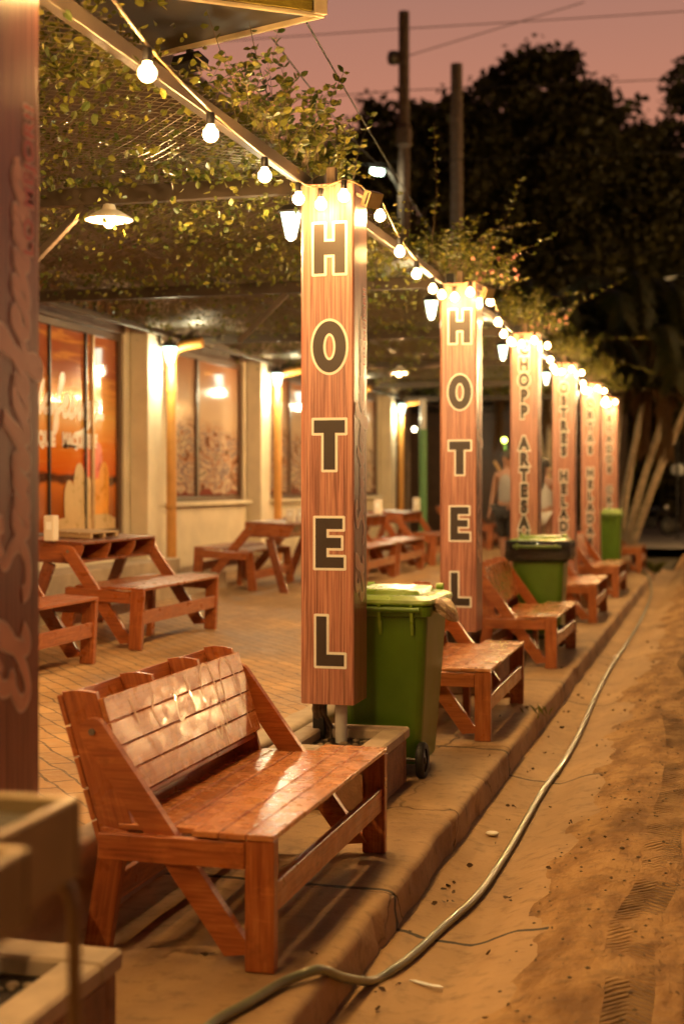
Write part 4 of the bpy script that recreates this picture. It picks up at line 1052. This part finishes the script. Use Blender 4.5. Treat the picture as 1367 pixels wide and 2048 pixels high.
# ------------------------------------------------------------------ foreground metal stand
t_ = thing('metal_tray_stand', 'blurred brown metal stand with two glass-lined trays, lower left corner', 'stand', (-1.05, 1.9, 0))
def tray(x0, x1, y0, y1, z0, z1, nm):
    mb = MB(); th = .02
    for c, s_ in ((((x0 + x1) / 2, y0 + th / 2, (z0 + z1) / 2), (x1 - x0, th, z1 - z0)), (((x0 + x1) / 2, y1 - th / 2, (z0 + z1) / 2), (x1 - x0, th, z1 - z0)), ((x0 + th / 2, (y0 + y1) / 2, (z0 + z1) / 2), (th, y1 - y0 - 2 * th, z1 - z0)), ((x1 - th / 2, (y0 + y1) / 2, (z0 + z1) / 2), (th, y1 - y0 - 2 * th, z1 - z0)), (((x0 + x1) / 2, (y0 + y1) / 2, z0 + .01), (x1 - x0 - 2 * th, y1 - y0 - 2 * th, .02))): mb.box(c, s_, bev=.004)
    o_ = mb.build('tray', 'stand_metal', t_)
    mb = MB(); mb.box(((x0 + x1) / 2, (y0 + y1) / 2, z1 - .035), (x1 - x0 - .042, y1 - y0 - .042, .006)); mb.build('glass_plate', 'tray_glass', o_)
tray(-.5, -.04, .09, .40, .91, 1.05, 1); tray(-.5, .04, -.3, .06, .93, 1.05, 2)
mb = MB(); mb.tube(catmull([(-.10, .36, .90), (-.055, .36, .905), (-.04, .36, .88), (-.035, .36, .82), (-.035, .36, .5), (-.035, .36, .01)], 5), .0125, 10); mb.build('leg', 'stand_metal', t_)
for x, y in ((-.45, .36), (-.45, -.26), (-.02, -.26)):
    mb = MB(); mb.tube([(x, y, .92), (x, y, .01)], .012, 10); mb.build('leg', 'stand_metal', t_)

# ------------------------------------------------------------------ hanging sign box, top left
t_ = thing('hanging_signboard', 'dark-bottomed signboard with cream trim jutting in at the top', 'signboard', (0, 0, 0))
c0 = Vector((-1.82 * .965 - .0, 6.28, 3.73)); Cn = Vector((-1.756, 6.264, 3.74))
dA = Vector((math.sin(R(53.7 + 0)), math.cos(R(53.7)), 0)) * -1            # toward lower-left near
dB = Vector((-math.sin(R(69)), math.cos(R(69)), 0))
P0, P1, P2, P3 = Cn, Cn + dA * 2.2, Cn + dA * 2.2 + dB * 2.2, Cn + dB * 2.2
mb = MB(); V = [tuple(p + Vector((0, 0, .02))) for p in (P0, P1, P2, P3)] + [tuple(p + Vector((0, 0, .5))) for p in (P0, P1, P2, P3)]
mb.add(V, [(0, 3, 2, 1), (4, 5, 6, 7), (0, 1, 5, 4), (1, 2, 6, 5), (2, 3, 7, 6), (3, 0, 4, 7)]); mb.build('panel_box', 'soffit_panel', t_)
mb = MB(); mb.board(P0 + Vector((0, 0, .02)) + dB * .01, P3 + Vector((0, 0, .02)), (0, 0, 1), .05, .02); mb.board(P0 + Vector((0, 0, .0)) + dA * .02, P1 + Vector((0, 0, 0)), (0, 0, 1), .018, .02); mb.build('trim', 'cream_trim', t_)
mb = MB(); nA = Vector((dA.y, -dA.x, 0)); nA = -nA if nA.y > 0 else nA
wood_mat('yellow_wood', (.12, .09, .01), (.24, .18, .02), (.34, .27, .04), rough=.5, coat=0)
mb.board(P0 + nA * .012 + dA * .07 + Vector((0, 0, .16)), P1 + nA * .012 + Vector((0, 0, .16)), (0, 0, 1), .3, .014); mb.build('face_board', 'yellow_wood', t_)
mb = MB(); mb.board(P0 + nA * .012 + dA * .03 + Vector((0, 0, -.0)), P0 + nA * .012 + dA * .03 + Vector((0, 0, .5)), tuple(dA), .06, .03); mb.build('corner_trim', 'cream_trim', t_)
pp = P3 + dB * -.02 + Vector((0, 0, 0)); mb = MB(); mb.tube([(-2.62, 6.3, 3.8), (-2.62, 6.3, 4.9)], .035, 12); mb.build('mast', 'black_metal', t_)
q = P0 + dB * .83 + Vector((-.0, 0, -.05)); t_ = thing('floodlight', 'black floodlight slung under the signboard trim', 'floodlight', tuple(q), (0, 0, math.atan2(dB.y, dB.x)))
mb = MB(); mb.box((0, 0, -.02), (.17, .09, .06), Euler((R(20), 0, 0)), .006); mb.build('lamp_head', 'black_metal', t_)
mb = MB(); mb.box((0, 0, .02), (.03, .03, .05)); mb.build('bracket', 'black_metal', t_)

# ------------------------------------------------------------------ utility poles, street lamp, wires
def pole(x, y, h_, r_, lb):
    t_ = thing('utility_pole', lb, 'utility pole', (x, y, 0), group='utility poles')
    mb = MB(); mb.tube([(0, 0, -.2), (0, 0, h_ * .5), (0, 0, h_)], [r_ * 1.2, r_ * 1.08, r_], 16); mb.build('shaft', 'old_post_wood', t_)
    return t_
pA = pole(-6.50, 29.3, 11.55, .115, 'tall thin utility pole with a round fitting near its top')
mb = MB(); mb.lathe([(0, -.16), (.12, -.12), (.15, 0), (.12, .12), (0, .16)], (-.22, 0, 10.6), 14); mb.build('insulator', 'grey_metal', pA)
mb = MB(); mb.box((.02, -.1, 8.9), (.3, .25, .45), bev=.05); mb.build('junction_box', 'old_post_wood', pA)
pB = pole(-5.80, 31.6, 11.05, .135, 'thicker, shorter utility pole to the right of the thin one')
mb = MB(); mb.box((0, 0, 6.6), (.32, .32, .12)); mb.build('clamp', 'grey_metal', pB)
t_ = thing('street_lamp', 'greenish-white street lamp head glowing on an arm of the thin pole', 'street lamp', (-7.0, 29.0, 8.15))
mb = MB(); mb.tube([(.42, .25, -.35), (.2, .1, .05), (.02, 0, .08)], .03, 8); mb.build('arm', 'grey_metal', t_)
mb = MB(); mb.box((0, 0, .06), (.34, .26, .05), Euler((0, R(8), R(15))), .02); mb.build('housing', 'grey_metal', t_)
mb = MB(); mb.box((0, -.02, -.0), (.28, .2, .11), Euler((0, R(8), R(15))), .04); mb.build('lens', 'street_glow', t_); point('lamp', (0, -.02, -.12), 40, (.95, .9, .6), .15, t_)
t_ = thing('globe_street_lamp', 'globe street lamp across the dirt road, outside the picture to the right', 'street lamp', (5.7, 23.6, -.06))
mb = MB(); mb.tube([(0, 0, 0), (0, 0, .3), (0, 0, 1.82)], [.07, .05, .04], 12); mb.build('post', 'black_metal', t_)
mb = MB(); mb.lathe([(.34 * math.sin(q), 2.15 - .34 * math.cos(q)) for q in lin(.05, 3.1, 12)], n=20); mb.build('globe', 'globe_glow', t_)
point('lamp', (0, 0, 2.15), 1500, (1, .62, .25), .36, t_)
t2 = copy_tree(t_); t2.location = (3.4, 35.0, -.06); t2.scale = (1, 1, 2.1); t2['label'] = 'taller globe street lamp by the cross street, outside the picture to the right'
for c_ in t2.children:
    if c_.type == 'LIGHT': c_.data = c_.data.copy(); c_.data.energy = 14000
    if c_.name.startswith('globe'): c_.scale = (1, 1, 1 / 2.1); c_.location.z = 2.15 - 2.15 / 2.1
WR = [((-40, 26, 11.9), (-6.5, 29.3, 11.2), .35), ((-6.5, 29.3, 11.2), (30, 38, 14.2), .3), ((-40, 25, 9.6), (-6.5, 29.3, 9.9), .3), ((-6.5, 29.3, 9.9), (30, 38, 12.2), .3), ((-40, 25, 7.5), (-6.5, 29.3, 8.4), .2), ((-6.5, 29.3, 8.4), (30, 38, 10.2), .2), ((-6.5, 29.3, 6.4), (30, 40, 7.6), .1),
      ((-1.9, 6.45, 3.78), (-5.8, 31.6, 6.65), .15), ((-2.15, 6.7, 3.8), (-6.5, 29.3, 8.1), .2), ((-2.9, 7.2, 3.75), (-5.8, 31.6, 4.6), .1), ((-6.5, 29.3, 10.6), (-2.9, 31, 12.0), .0)]
WL_ = ['overhead cable, top left of the thin pole', 'overhead cable, top right of the thin pole', 'overhead cable, second down on the left of the poles', 'overhead cable, second down on the right of the poles', 'overhead cable, third down on the left of the poles', 'overhead cable, third down above the trees on the right', 'lowest overhead cable crossing the dark trees',
       'dark cable running from the signboard corner to the thick pole', 'thin cable running from the signboard trim to the street lamp pole', 'thick black cable rising from the vine towards the floodlight', 'short stay wire at the top of the thin pole']
for (a, b, sg), lb in zip(WR, WL_):
    a, b = Vector(a), Vector(b); mb = MB(); far = a.y > 20
    mb.tube([a.lerp(b, q) - Vector((0, 0, sg * 4 * q * (1 - q))) for q in lin(0, 1, 17)], .005 if not far else .011, 5); o_ = mb.build('overhead_cable', 'cable_dark'); tag(o_, lb, 'cable', 'overhead cables')

# ------------------------------------------------------------------ trees
def tree(name, lb, x, y, h_, blobs, n_, ls, tr=.3, mat='tree_leaf', base=0, seed=1):
    t_ = thing(name, lb, 'tree', (x, y, -.1), group='trees beyond the street'); rd = random.Random(seed)
    mt = MB(); mt.tube([(0, 0, 0), (.1, 0, h_ * .3), (-.1, .1, h_ * .6)], [tr, tr * .8, tr * .4], 10)
    ml = MB(); tot = sum(b[3] ** 2 for b in blobs)
    for bx_, by_, bz_, br_ in blobs:
        mt.tube(catmull([(0, 0, h_ * .35), (bx_ * .5, by_ * .5, (h_ * .35 + bz_) / 2 + .3), (bx_, by_, bz_)], 3), [tr * .35, tr * .3, tr * .28, tr * .25, tr * .2, tr * .15, tr * .1], 6)
        sub = [(Vector((bx_, by_, bz_)) + Vector((rd.gauss(0, 1), rd.gauss(0, 1), rd.gauss(0, .9))).normalized() * br_ * rd.uniform(.45, 1.0), br_ * rd.uniform(.16, .36)) for _ in range(26)]
        for j in range(int(n_ * br_ ** 2 / tot)):
            c_, r_ = sub[int(rd.random() * 26)]
            p = c_ + Vector((rd.gauss(0, .55), rd.gauss(0, .55), rd.gauss(0, .5))) * r_
            if rd.random() < .12: p = Vector((bx_, by_, bz_)) + Vector((rd.gauss(0, .4), rd.gauss(0, .4), rd.gauss(0, .4))) * br_
            leaf(ml, p, ls * rd.uniform(.6, 1.3))
    mt.build('trunk', 'bark', t_); ml.build('crown', mat, t_); return t_
# world layout worked out from image pixels: x from -16 (left) to +20 (right) at 48..60 m
tree('broadleaf_tree', 'tall domed dark tree, the highest crown against the sky', -6.2, 50, 16, [(0, 0, 14.8, 2.0), (-1.6, 0, 14.6, 1.6), (1.4, 0, 14.3, 1.7), (.2, .5, 12.4, 2.6), (-.2, 0, 16.4, .8), (.7, 0, 16.3, .8), (-1.2, 0, 15.9, .8), (2.5, 0, 13.6, 1.5), (-2.4, 0, 13.6, 2.0), (1, 0, 9.8, 3), (-1.5, 0, 10, 3)], 34000, .27, seed=2)
tree('broadleaf_tree', 'lower dark tree behind the thin utility pole', -11.2, 49, 14, [(-.4, 0, 14.3, 1.2), (-1.8, 0, 12.8, 1.5), (.6, 0, 14.0, 1.2), (1.8, 0, 14.1, 1.2), (2.6, 0, 13.6, 1.3), (-2.3, 0, 11.0, 1.7), (0, 0, 11.8, 2.4), (2.4, 0, 11.4, 2.4), (.5, 0, 8.5, 3)], 28000, .27, seed=3)
tree('broadleaf_tree', 'dark tree at the right edge of the picture', -1.2, 52, 16, [(.1, 0, 15.9, 1.1), (1.6, 0, 14.6, 2.2), (-.6, 0, 13.6, 1.4), (.8, 0, 10.8, 2.6), (3.5, 0, 11, 3)], 20000, .27, seed=4)
tree('broadleaf_tree', 'dark bushy tree filling the gap right of the tall dome', -3.6, 51, 13, [(-.6, 0, 13.4, 1.5), (-1.6, 0, 12.4, 1.8), (.8, 0, 12.6, 1.5), (1.8, 0, 11.6, 1.8), (0, 0, 10, 3)], 19000, .27, seed=5)
for i, (x, y, lb) in enumerate([(-17.5, 48, 'low dark tree behind the pergola on the left'), (-13.5, 49, 'low dark tree behind the thick utility pole'), (-9.8, 47, 'low dark tree under the tall dome'), (-6.2, 48, 'low dark tree behind the palms'), (-2.4, 49, 'low dark tree behind the round road sign'), (1.8, 52, 'low dark tree beyond the right edge')]):
    tree('broadleaf_tree', lb, x, y + 12, 11, [(0, 0, 10.3, 2.4), (-2.0, 0, 8.6, 2.6), (2.0, 0, 8.8, 2.6), (0, 0, 5.6, 3.2), (-2.2, 0, 4, 2.8), (2.3, 0, 4, 2.8), (0, 0, 2, 2.4)], 10000, .42, seed=10 + i)
mb = MB(); rd = random.Random(9)
for j in range(9000): leaf(mb, Vector((rd.uniform(-22, 24), 64 + rd.gauss(0, .5), abs(rd.gauss(0, 1.9)))), rd.uniform(.4, .8))
tag(mb.build('hedge_undergrowth', 'tree_leaf'), 'dark mass of undergrowth closing the far side of the street', 'undergrowth', kind='stuff')
mb = MB(); mb.box((0, 70, 2.2), (70, .4, 5.0)); tag(mb.build('boundary_wall', 'far_ground'), 'long dark boundary wall behind the undergrowth across the street', 'wall')
# dark shed wall beyond the building, behind the people
t_ = thing('garden_shed', 'unlit dark shed wall beyond the end of the restaurant', 'shed', (-7.2, 31.5, 0))
mb = MB(); mb.box((0, 0, 1.6), (7.5, .3, 3.2)); mb.build('wall', 'frame_brown', t_)
mb = MB(); mb.box((0, -.1, 3.3), (8, 1.0, .12)); mb.build('roof', 'beam_metal', t_)
t_ = thing('green_post', 'green painted post standing between the two HOTEL pillars', 'post', (-5.3, 25.5, .5))
mb = MB(); mb.tube([(0, 0, 0), (0, 0, 2.1)], .075, 12); mb.build('lower_post', 'green_paint', t_); mb = MB(); mb.tube([(0, 0, 2.1), (0, 0, 2.65)], .06, 12); mb.build('upper_post', 'pvc_white', t_)
mb = MB(); mb.board((-3.9, 24.9, 2.0), (-3.05, 25.2, .6), (0, 1, 0), .05, .05); tag(mb.build('leaning_cane', 'frame_gold'), 'yellow cane leaning in the dark right of the second HOTEL pillar', 'cane')

# palms
def palm_clump(name, lb, x, y, stems, seed):
    t_ = thing(name, lb, 'palm', (x, y, -.1)); rd = random.Random(seed)
    for (bx_, tx_, ty_, tz_, r_) in stems:
        mt = MB(); q = catmull([(bx_, 0, 0), (bx_ + (tx_ - bx_) * .45, ty_ * .4, tz_ * .5), (tx_, ty_, tz_)], 8); mt.tube(q, [r_ * .85 * (1.25 - .45 * i / len(q)) for i in range(len(q))], 10); tr_ = mt.build('trunk', 'palm_bark', t_)
        ml, md = MB(), MB()
        for k in range(11):
            a = 2 * math.pi * k / 11 + rd.uniform(-.3, .3); ln = rd.uniform(1.3, 2.1); up = rd.uniform(.2, 1.5)
            d = Vector((math.cos(a), math.sin(a), 0)); p0 = Vector((tx_, ty_, tz_))
            c_ = catmull([p0, p0 + d * ln * .35 + Vector((0, 0, up * .8)), p0 + d * ln * .75 + Vector((0, 0, up * .75)), p0 + d * ln + Vector((0, 0, up * .2 - .3))], 7)
            dry = k % 4 == 0; mm = md if dry else ml
            if dry: c_ = catmull([p0, p0 + d * .25 + Vector((0, 0, -.1)), p0 + d * .35 + Vector((0, 0, -.6)), p0 + d * .38 + Vector((0, 0, -1.1))], 6)
            mm.tube(c_, .012, 4, False)
            for i in range(2, len(c_)):
                for s_ in range(3):
                    for sd in (-1, 1):
                        side = (c_[i] - c_[i - 1]).cross(Vector((0, 0, 1))).normalized() * sd if not dry else Vector((rd.gauss(0, 1), rd.gauss(0, 1), 0)).normalized() * .3
                        dd = (side + (c_[i] - c_[i - 1]).normalized() * .6 + Vector((0, 0, -.35))).normalized(); L_ = rd.uniform(.3, .5)
                        p = c_[i].lerp(c_[i - 1], s_ / 3); u = dd.cross(Vector((0, 0, 1))).normalized() * .014 + Vector((0, 0, .006))
                        mm.add([p - u, p + u, p + dd * L_ * .6 + u * .8 + Vector((0, 0, -.02)), p + dd * L_ + Vector((0, 0, -.12)), p + dd * L_ * .6 - u * .8], [(0, 1, 2, 3, 4)], [[(0, 0)] * 5])
        ml.build('fronds', 'palm_leaf', t_); md.build('dry_fronds', 'dry_frond', t_)
palm_clump('palm_clump', 'clump of pale leaning palm stems right of the farthest pillar', -2.1, 30.5, [(-.3, .15, .2, 4.9, .075), (-.15, .55, -.2, 3.7, .08), (.0, 1.05, .1, 3.6, .08), (.1, 1.75, -.1, 4.2, .08), (-.1, .75, .3, 5.0, .07), (-.45, -.25, .2, 5.2, .08), (.05, 2.3, .2, 5.2, .07)], 3)
palm_clump('palm_clump', 'dim palm stems glimpsed between the CHOPP and POSTRES pillars', -4.3, 29.5, [(.7, .0, 0, 3.9, .07), (.9, .35, .2, 4.6, .08), (.75, .9, -.2, 4.2, .07)], 4)

# ------------------------------------------------------------------ far street things
t_ = thing('round_road_sign', 'round road sign seen on a thin dark post at the right edge', 'road sign', (-1.38, 45, -.1))
mb = MB(); mb.tube([(0, 0, 0), (0, 0, 3.2)], .04, 10); mb.build('post', 'black_metal', t_)
mb = MB(); mb.lathe([(0, -.01), (.2, -.01), (.205, 0), (.2, .01), (0, .01)], (0, 0, 0), 28, Matrix.Translation((.02, .06, 2.15)) @ Matrix.Rotation(R(90), 4, 'X')); mb.build('sign_disc', 'sign_face_white', t_)
# motorcycle, dark, side-on
t_ = thing('motorcycle', 'dark motorcycle parked in the gloom behind the palm stems', 'motorcycle', (-2.3, 47, -.08), (0, 0, R(25)))
for x in (-.65, .65):
    Xw = Matrix.Translation((x, 0, .32)) @ Matrix.Rotation(R(90), 4, 'X'); mb = MB()
    mb.lathe([(.24, -.05), (.3, -.05), (.32, 0), (.3, .05), (.24, .05)], n=24, X=Xw); wh = mb.build('wheel', 'black_rubber', t_)
    mb = MB(); mb.lathe([(0, -.03), (.05, -.03), (.06, -.008), (.24, -.02), (.24, .02), (.06, .008), (.05, .03), (0, .03)], n=20, X=Xw); mb.build('rim', 'grey_metal', wh)
mb = MB(); loft(mb, [[(-.35, y * .12, .78 + z * .06) for y, z in ((-1, 0), (0, 1), (1, 0), (0, -1))], [(0, y * .17, .85 + z * .12) for y, z in ((-1, 0), (0, 1), (1, 0), (0, -1))], [(.3, y * .13, .88 + z * .1) for y, z in ((-1, 0), (0, 1), (1, 0), (0, -1))]], smooth=True); mb.build('fuel_tank', 'car_paint_dark', t_)
mb = MB(); mb.box((-.5, 0, .82), (.6, .24, .09), bev=.03); mb.build('seat', 'black_rubber', t_)
mb = MB(); mb.box((0, 0, .45), (.4, .25, .35), bev=.05); mb.build('engine', 'black_metal', t_)
mb = MB(); mb.tube([(.65, 0, .32), (.45, 0, 1.0)], .035, 8); mb.tube([(.45, -.33, 1.05), (.45, 0, 1.0), (.45, .33, 1.05)], .018, 8); mb.tube([(-.65, 0, .32), (0, 0, .4), (.45, 0, .9)], .03, 8); mb.build('frame', 'black_metal', t_)
mb = MB(); mb.lathe([(0, -.05), (.07, -.03), (.09, .04), (0, .05)], n=14, X=Matrix.Translation((.55, 0, .92)) @ Matrix.Rotation(R(90), 4, 'Y')); mb.build('headlight', 'white_plastic', t_)

# ------------------------------------------------------------------ people
def person(lb, loc, rz, joints, edges, radii, cloth):
    t_ = thing('person', lb, 'person', loc, (0, 0, rz))
    def skin(nm, idx, grow, mat, sub=2, extra=None):
        jm = {j: i for i, j in enumerate(idx)}; me = bpy.data.meshes.new(nm)
        me.from_pydata([joints[j] for j in idx], [(jm[a], jm[b]) for a, b in edges if a in jm and b in jm], []); me.materials.append(MATS[mat])
        o_ = bpy.data.objects.new(nm, me); C.objects.link(o_); o_.parent = t_
        sk = o_.modifiers.new('skin', 'SKIN'); sk.use_smooth_shade = True
        for j, i in jm.items():
            r_ = radii[j]; r_ = r_ if isinstance(r_, tuple) else (r_, r_)
            me.skin_vertices[0].data[i].radius = (r_[0] + grow, r_[1] + grow); me.skin_vertices[0].data[i].use_root = (i == 0)
        ss = o_.modifiers.new('sub', 'SUBSURF'); ss.levels = sub; ss.render_levels = sub; return o_
    skin('body', list(joints.keys()), 0, 'skin')
    for nm, idx, g, mt in cloth: skin(nm, idx, g, mt)
    return t_
def human(lx, rx, ly, ry, la, ra):
    J = {'pel': (0, 0, .96), 'waist': (0, 0, 1.10), 'chest': (0, .0, 1.32), 'neck0': (0, 0, 1.47), 'neck': (0, -.01, 1.53), 'head': (0, -.02, 1.62), 'crown': (0, -.01, 1.72),
         'shl': (-.17, 0, 1.42), 'ell': la[0], 'wrl': la[1], 'hdl': la[2], 'shr': (.17, 0, 1.42), 'elr': ra[0], 'wrr': ra[1], 'hdr': ra[2],
         'hpl': (-.09, 0, .90), 'knl': (-.1 + lx * .5, ly, .49), 'anl': (-.1 + lx, ly * 1.2, .09), 'tol': (-.1 + lx, ly * 1.2 - .15, .035),
         'hpr': (.09, 0, .90), 'knr': (.1 + rx * .5, ry, .49), 'anr': (.1 + rx, ry * 1.2, .09), 'tor': (.1 + rx, ry * 1.2 - .15, .035), 'nose': (0, -.115, 1.61)}
    for s_, wr, hd in (('l', la[1], la[2]), ('r', ra[1], ra[2])):
        w_, h_ = Vector(wr), Vector(hd); d = (h_ - w_).normalized(); sd = d.cross(Vector((1, 0, 0))).normalized()
        for q in range(4): J['f%s%d' % (s_, q)] = tuple(h_ + d * (.075 - .01 * abs(q - 1.4)) + sd * (q - 1.5) * .022)
        J['t' + s_] = tuple(w_ + d * .05 + sd * -.055)
    E_ = [('pel', 'waist'), ('waist', 'chest'), ('chest', 'neck0'), ('neck0', 'neck'), ('neck', 'head'), ('head', 'crown'), ('head', 'nose'), ('chest', 'shl'), ('shl', 'ell'), ('ell', 'wrl'), ('wrl', 'hdl'), ('chest', 'shr'), ('shr', 'elr'), ('elr', 'wrr'), ('wrr', 'hdr'),
          ('pel', 'hpl'), ('hpl', 'knl'), ('knl', 'anl'), ('anl', 'tol'), ('pel', 'hpr'), ('hpr', 'knr'), ('knr', 'anr'), ('anr', 'tor')]
    for s_ in 'lr':
        E_ += [('hd' + s_, 'f%s%d' % (s_, q)) for q in range(4)] + [('wr' + s_, 't' + s_)]
    Rd = {'pel': (.15, .11), 'waist': (.13, .10), 'chest': (.15, .11), 'neck0': .06, 'neck': .052, 'head': (.078, .095), 'crown': (.06, .07), 'nose': .014, 'shl': .06, 'shr': .06, 'ell': .042, 'elr': .042, 'wrl': .028, 'wrr': .028, 'hdl': (.034, .018), 'hdr': (.034, .018), 'hpl': .09, 'hpr': .09, 'knl': .058, 'knr': .058, 'anl': .04, 'anr': .04, 'tol': .035, 'tor': .035}
    for s_ in 'lr':
        for q in range(4): Rd['f%s%d' % (s_, q)] = .009
        Rd['t' + s_] = .010
    return J, E_, Rd
J, E_, Rd = human(.02, .0, .02, -.04, ((-.24, .02, 1.15), (-.25, -.06, .90), (-.25, -.09, .83)), ((.24, .02, 1.15), (.2, -.14, .98), (.15, -.2, .95)))
pm = person('man in a grey sleeveless top and black shorts, half behind the CHOPP pillar', (-2.92, 19.9, TZ(-2.92)), R(-20), J, E_, Rd,
       [('tank_top', ['pel', 'waist', 'chest', 'neck0'], .018, 'cloth_grey'), ('shorts', ['pel', 'hpl', 'hpr', 'knl', 'knr'], .03, 'cloth_black')])
J, E_, Rd = human(.03, -.03, .03, -.03, ((-.30, -.05, 1.28), (-.12, -.16, 1.50), (-.06, -.14, 1.56)), ((.32, -.04, 1.20), (.34, -.08, .97), (.34, -.1, .9)))
pw = person('woman in white with a raised arm, between the CHOPP and POSTRES pillars', (-2.40, 19.7, TZ(-2.4)), R(170), J, E_, Rd,
       [('vest', ['pel', 'waist', 'chest', 'neck0'], .014, 'cloth_white'), ('shorts', ['pel', 'hpl', 'hpr'], .02, 'cloth_white')])
pw.scale = (.95, .95, .94)
for p_ in (pm, pw):
    mb = MB(); X = Matrix.Translation((0, .005, 1.665)) @ Matrix.Diagonal((1, 1.15, 1.05, 1)); mb.lathe([(.098 * math.sin(q), -.098 * math.cos(q)) for q in lin(1.15, 3.1, 10)], n=18, X=X)
    if p_ is pw: mb.tube(catmull([(0, .08, 1.70), (0, .12, 1.6), (0, .12, 1.45), (0, .13, 1.3)], 4), [.06, .065, .065, .06, .06, .06, .055, .055, .05, .04, .04, .03, .02], 10)
    mb.build('hair', 'hair_dark', p_)
    mb = MB()
    for x in (-.032, .032): mb.lathe([(.011 * math.sin(q), -.011 * math.cos(q)) for q in lin(.05, 3.1, 6)], (x, -.108, 1.63), 8)
    mb.tube([(-.022, -.112, 1.565), (0, -.118, 1.563), (.022, -.112, 1.565)], .004, 6); mb.build('eyes_and_mouth', 'hair_dark', p_)

# ------------------------------------------------------------------ litter
rd = random.Random(21); mb = MB()
for j in range(130):
    x = rd.choice([rd.gauss(-.85, .2), rd.uniform(-1.2, .6), rd.gauss(-1.15, .04), rd.uniform(-2.2, -1.3)]); y = rd.uniform(3.5, 16)
    z = 0.006 if x < -1.27 else (max(prof(x) + .004, dz(x, y)) if x > -1 else prof(x)) + .006
    if -1.31 < x < -1.2: continue
    for q in range(rd.choice([1, 1, 2, 3])): leaf(mb, Vector((x + rd.gauss(0, .01), y + rd.gauss(0, .01), z + .004)), rd.uniform(.012, .035), d=Vector((rd.gauss(0, 1), rd.gauss(0, 1), rd.gauss(0, .15))))
tag(mb.build('leaf_litter', 'dry_leaf'), 'scattered dry leaves and crumbs on the gutter, road and pavement', 'leaf litter', kind='stuff')
mb = MB()
for j in range(1500):
    x = rd.uniform(-.75, 1.2); y = rd.uniform(3.2, 14); r_ = rd.uniform(.003, .010) * (1.6 if rd.random() < .06 else 1)
    mb.lathe([(0, -r_ * .5), (r_, 0), (0, r_ * .6)], (x, y, dz(x, y) + r_ * .2), 6)
tag(mb.build('gravel', 'pebbles'), 'fine stones strewn over the dirt road', 'gravel', kind='stuff')
mb = MB(); mb.prism([(-.07, 0), (-.05, .012), (.02, .008), (.05, .014), (.07, .004), (.04, -.008), (-.03, -.006)], 0, .004, lambda u, v_, q: (u, v_, q)); o_ = mb.build('crushed_wrapper', 'pvc_white', None, (-1.02, 4.95, -.176), (R(3), 0, R(-20))); tag(o_, 'flattened pale wrapper lying in the gutter beside the hose', 'wrapper')
mb = MB(); mb.lathe([(0, 0), (.012, 0), (.03, .004), (.034, .012), (.03, .016), (0, .016)], n=16); o_ = mb.build('crushed_cup', 'white_plastic', None, (-1.13, 7.15, -.178), (0, 0, 0)); tag(o_, 'squashed clear cup in the gutter near the kerb chip', 'cup')
# weeds at the far kerb end
for lb, x, y, n_ in (('tuft of grass at the kerb beside the second bench', -1.27, 9.95, 16), ('weeds growing by the farthest bench', -1.2, 26.6, 60), ('small weed at the terrace edge behind the nearest bench', -2.26, 5.1, 22)):
    mb = MB()
    for j in range(n_):
        a = rd.uniform(0, 6.28); l_ = rd.uniform(.06, .16) * (2.2 if n_ == 60 else 1); p = Vector((rd.gauss(0, .05), rd.gauss(0, .08), 0)); q = p + Vector((math.cos(a) * l_ * .6, math.sin(a) * l_ * .6, l_ * .7))
        u = Vector((-math.sin(a), math.cos(a), 0)) * .004; mb.add([p - u, p + u, (p + q) / 2 + u * .8 + Vector((0, 0, l_ * .15)), q, (p + q) / 2 - u * .8 + Vector((0, 0, l_ * .15))], [(0, 1, 2, 3, 4)], [[(0, 0)] * 5])
    o_ = mb.build('weed_tuft', 'vine_leaf', None, (x, y, -.02 if x > -2 else .31)); tag(o_, lb, 'weeds')
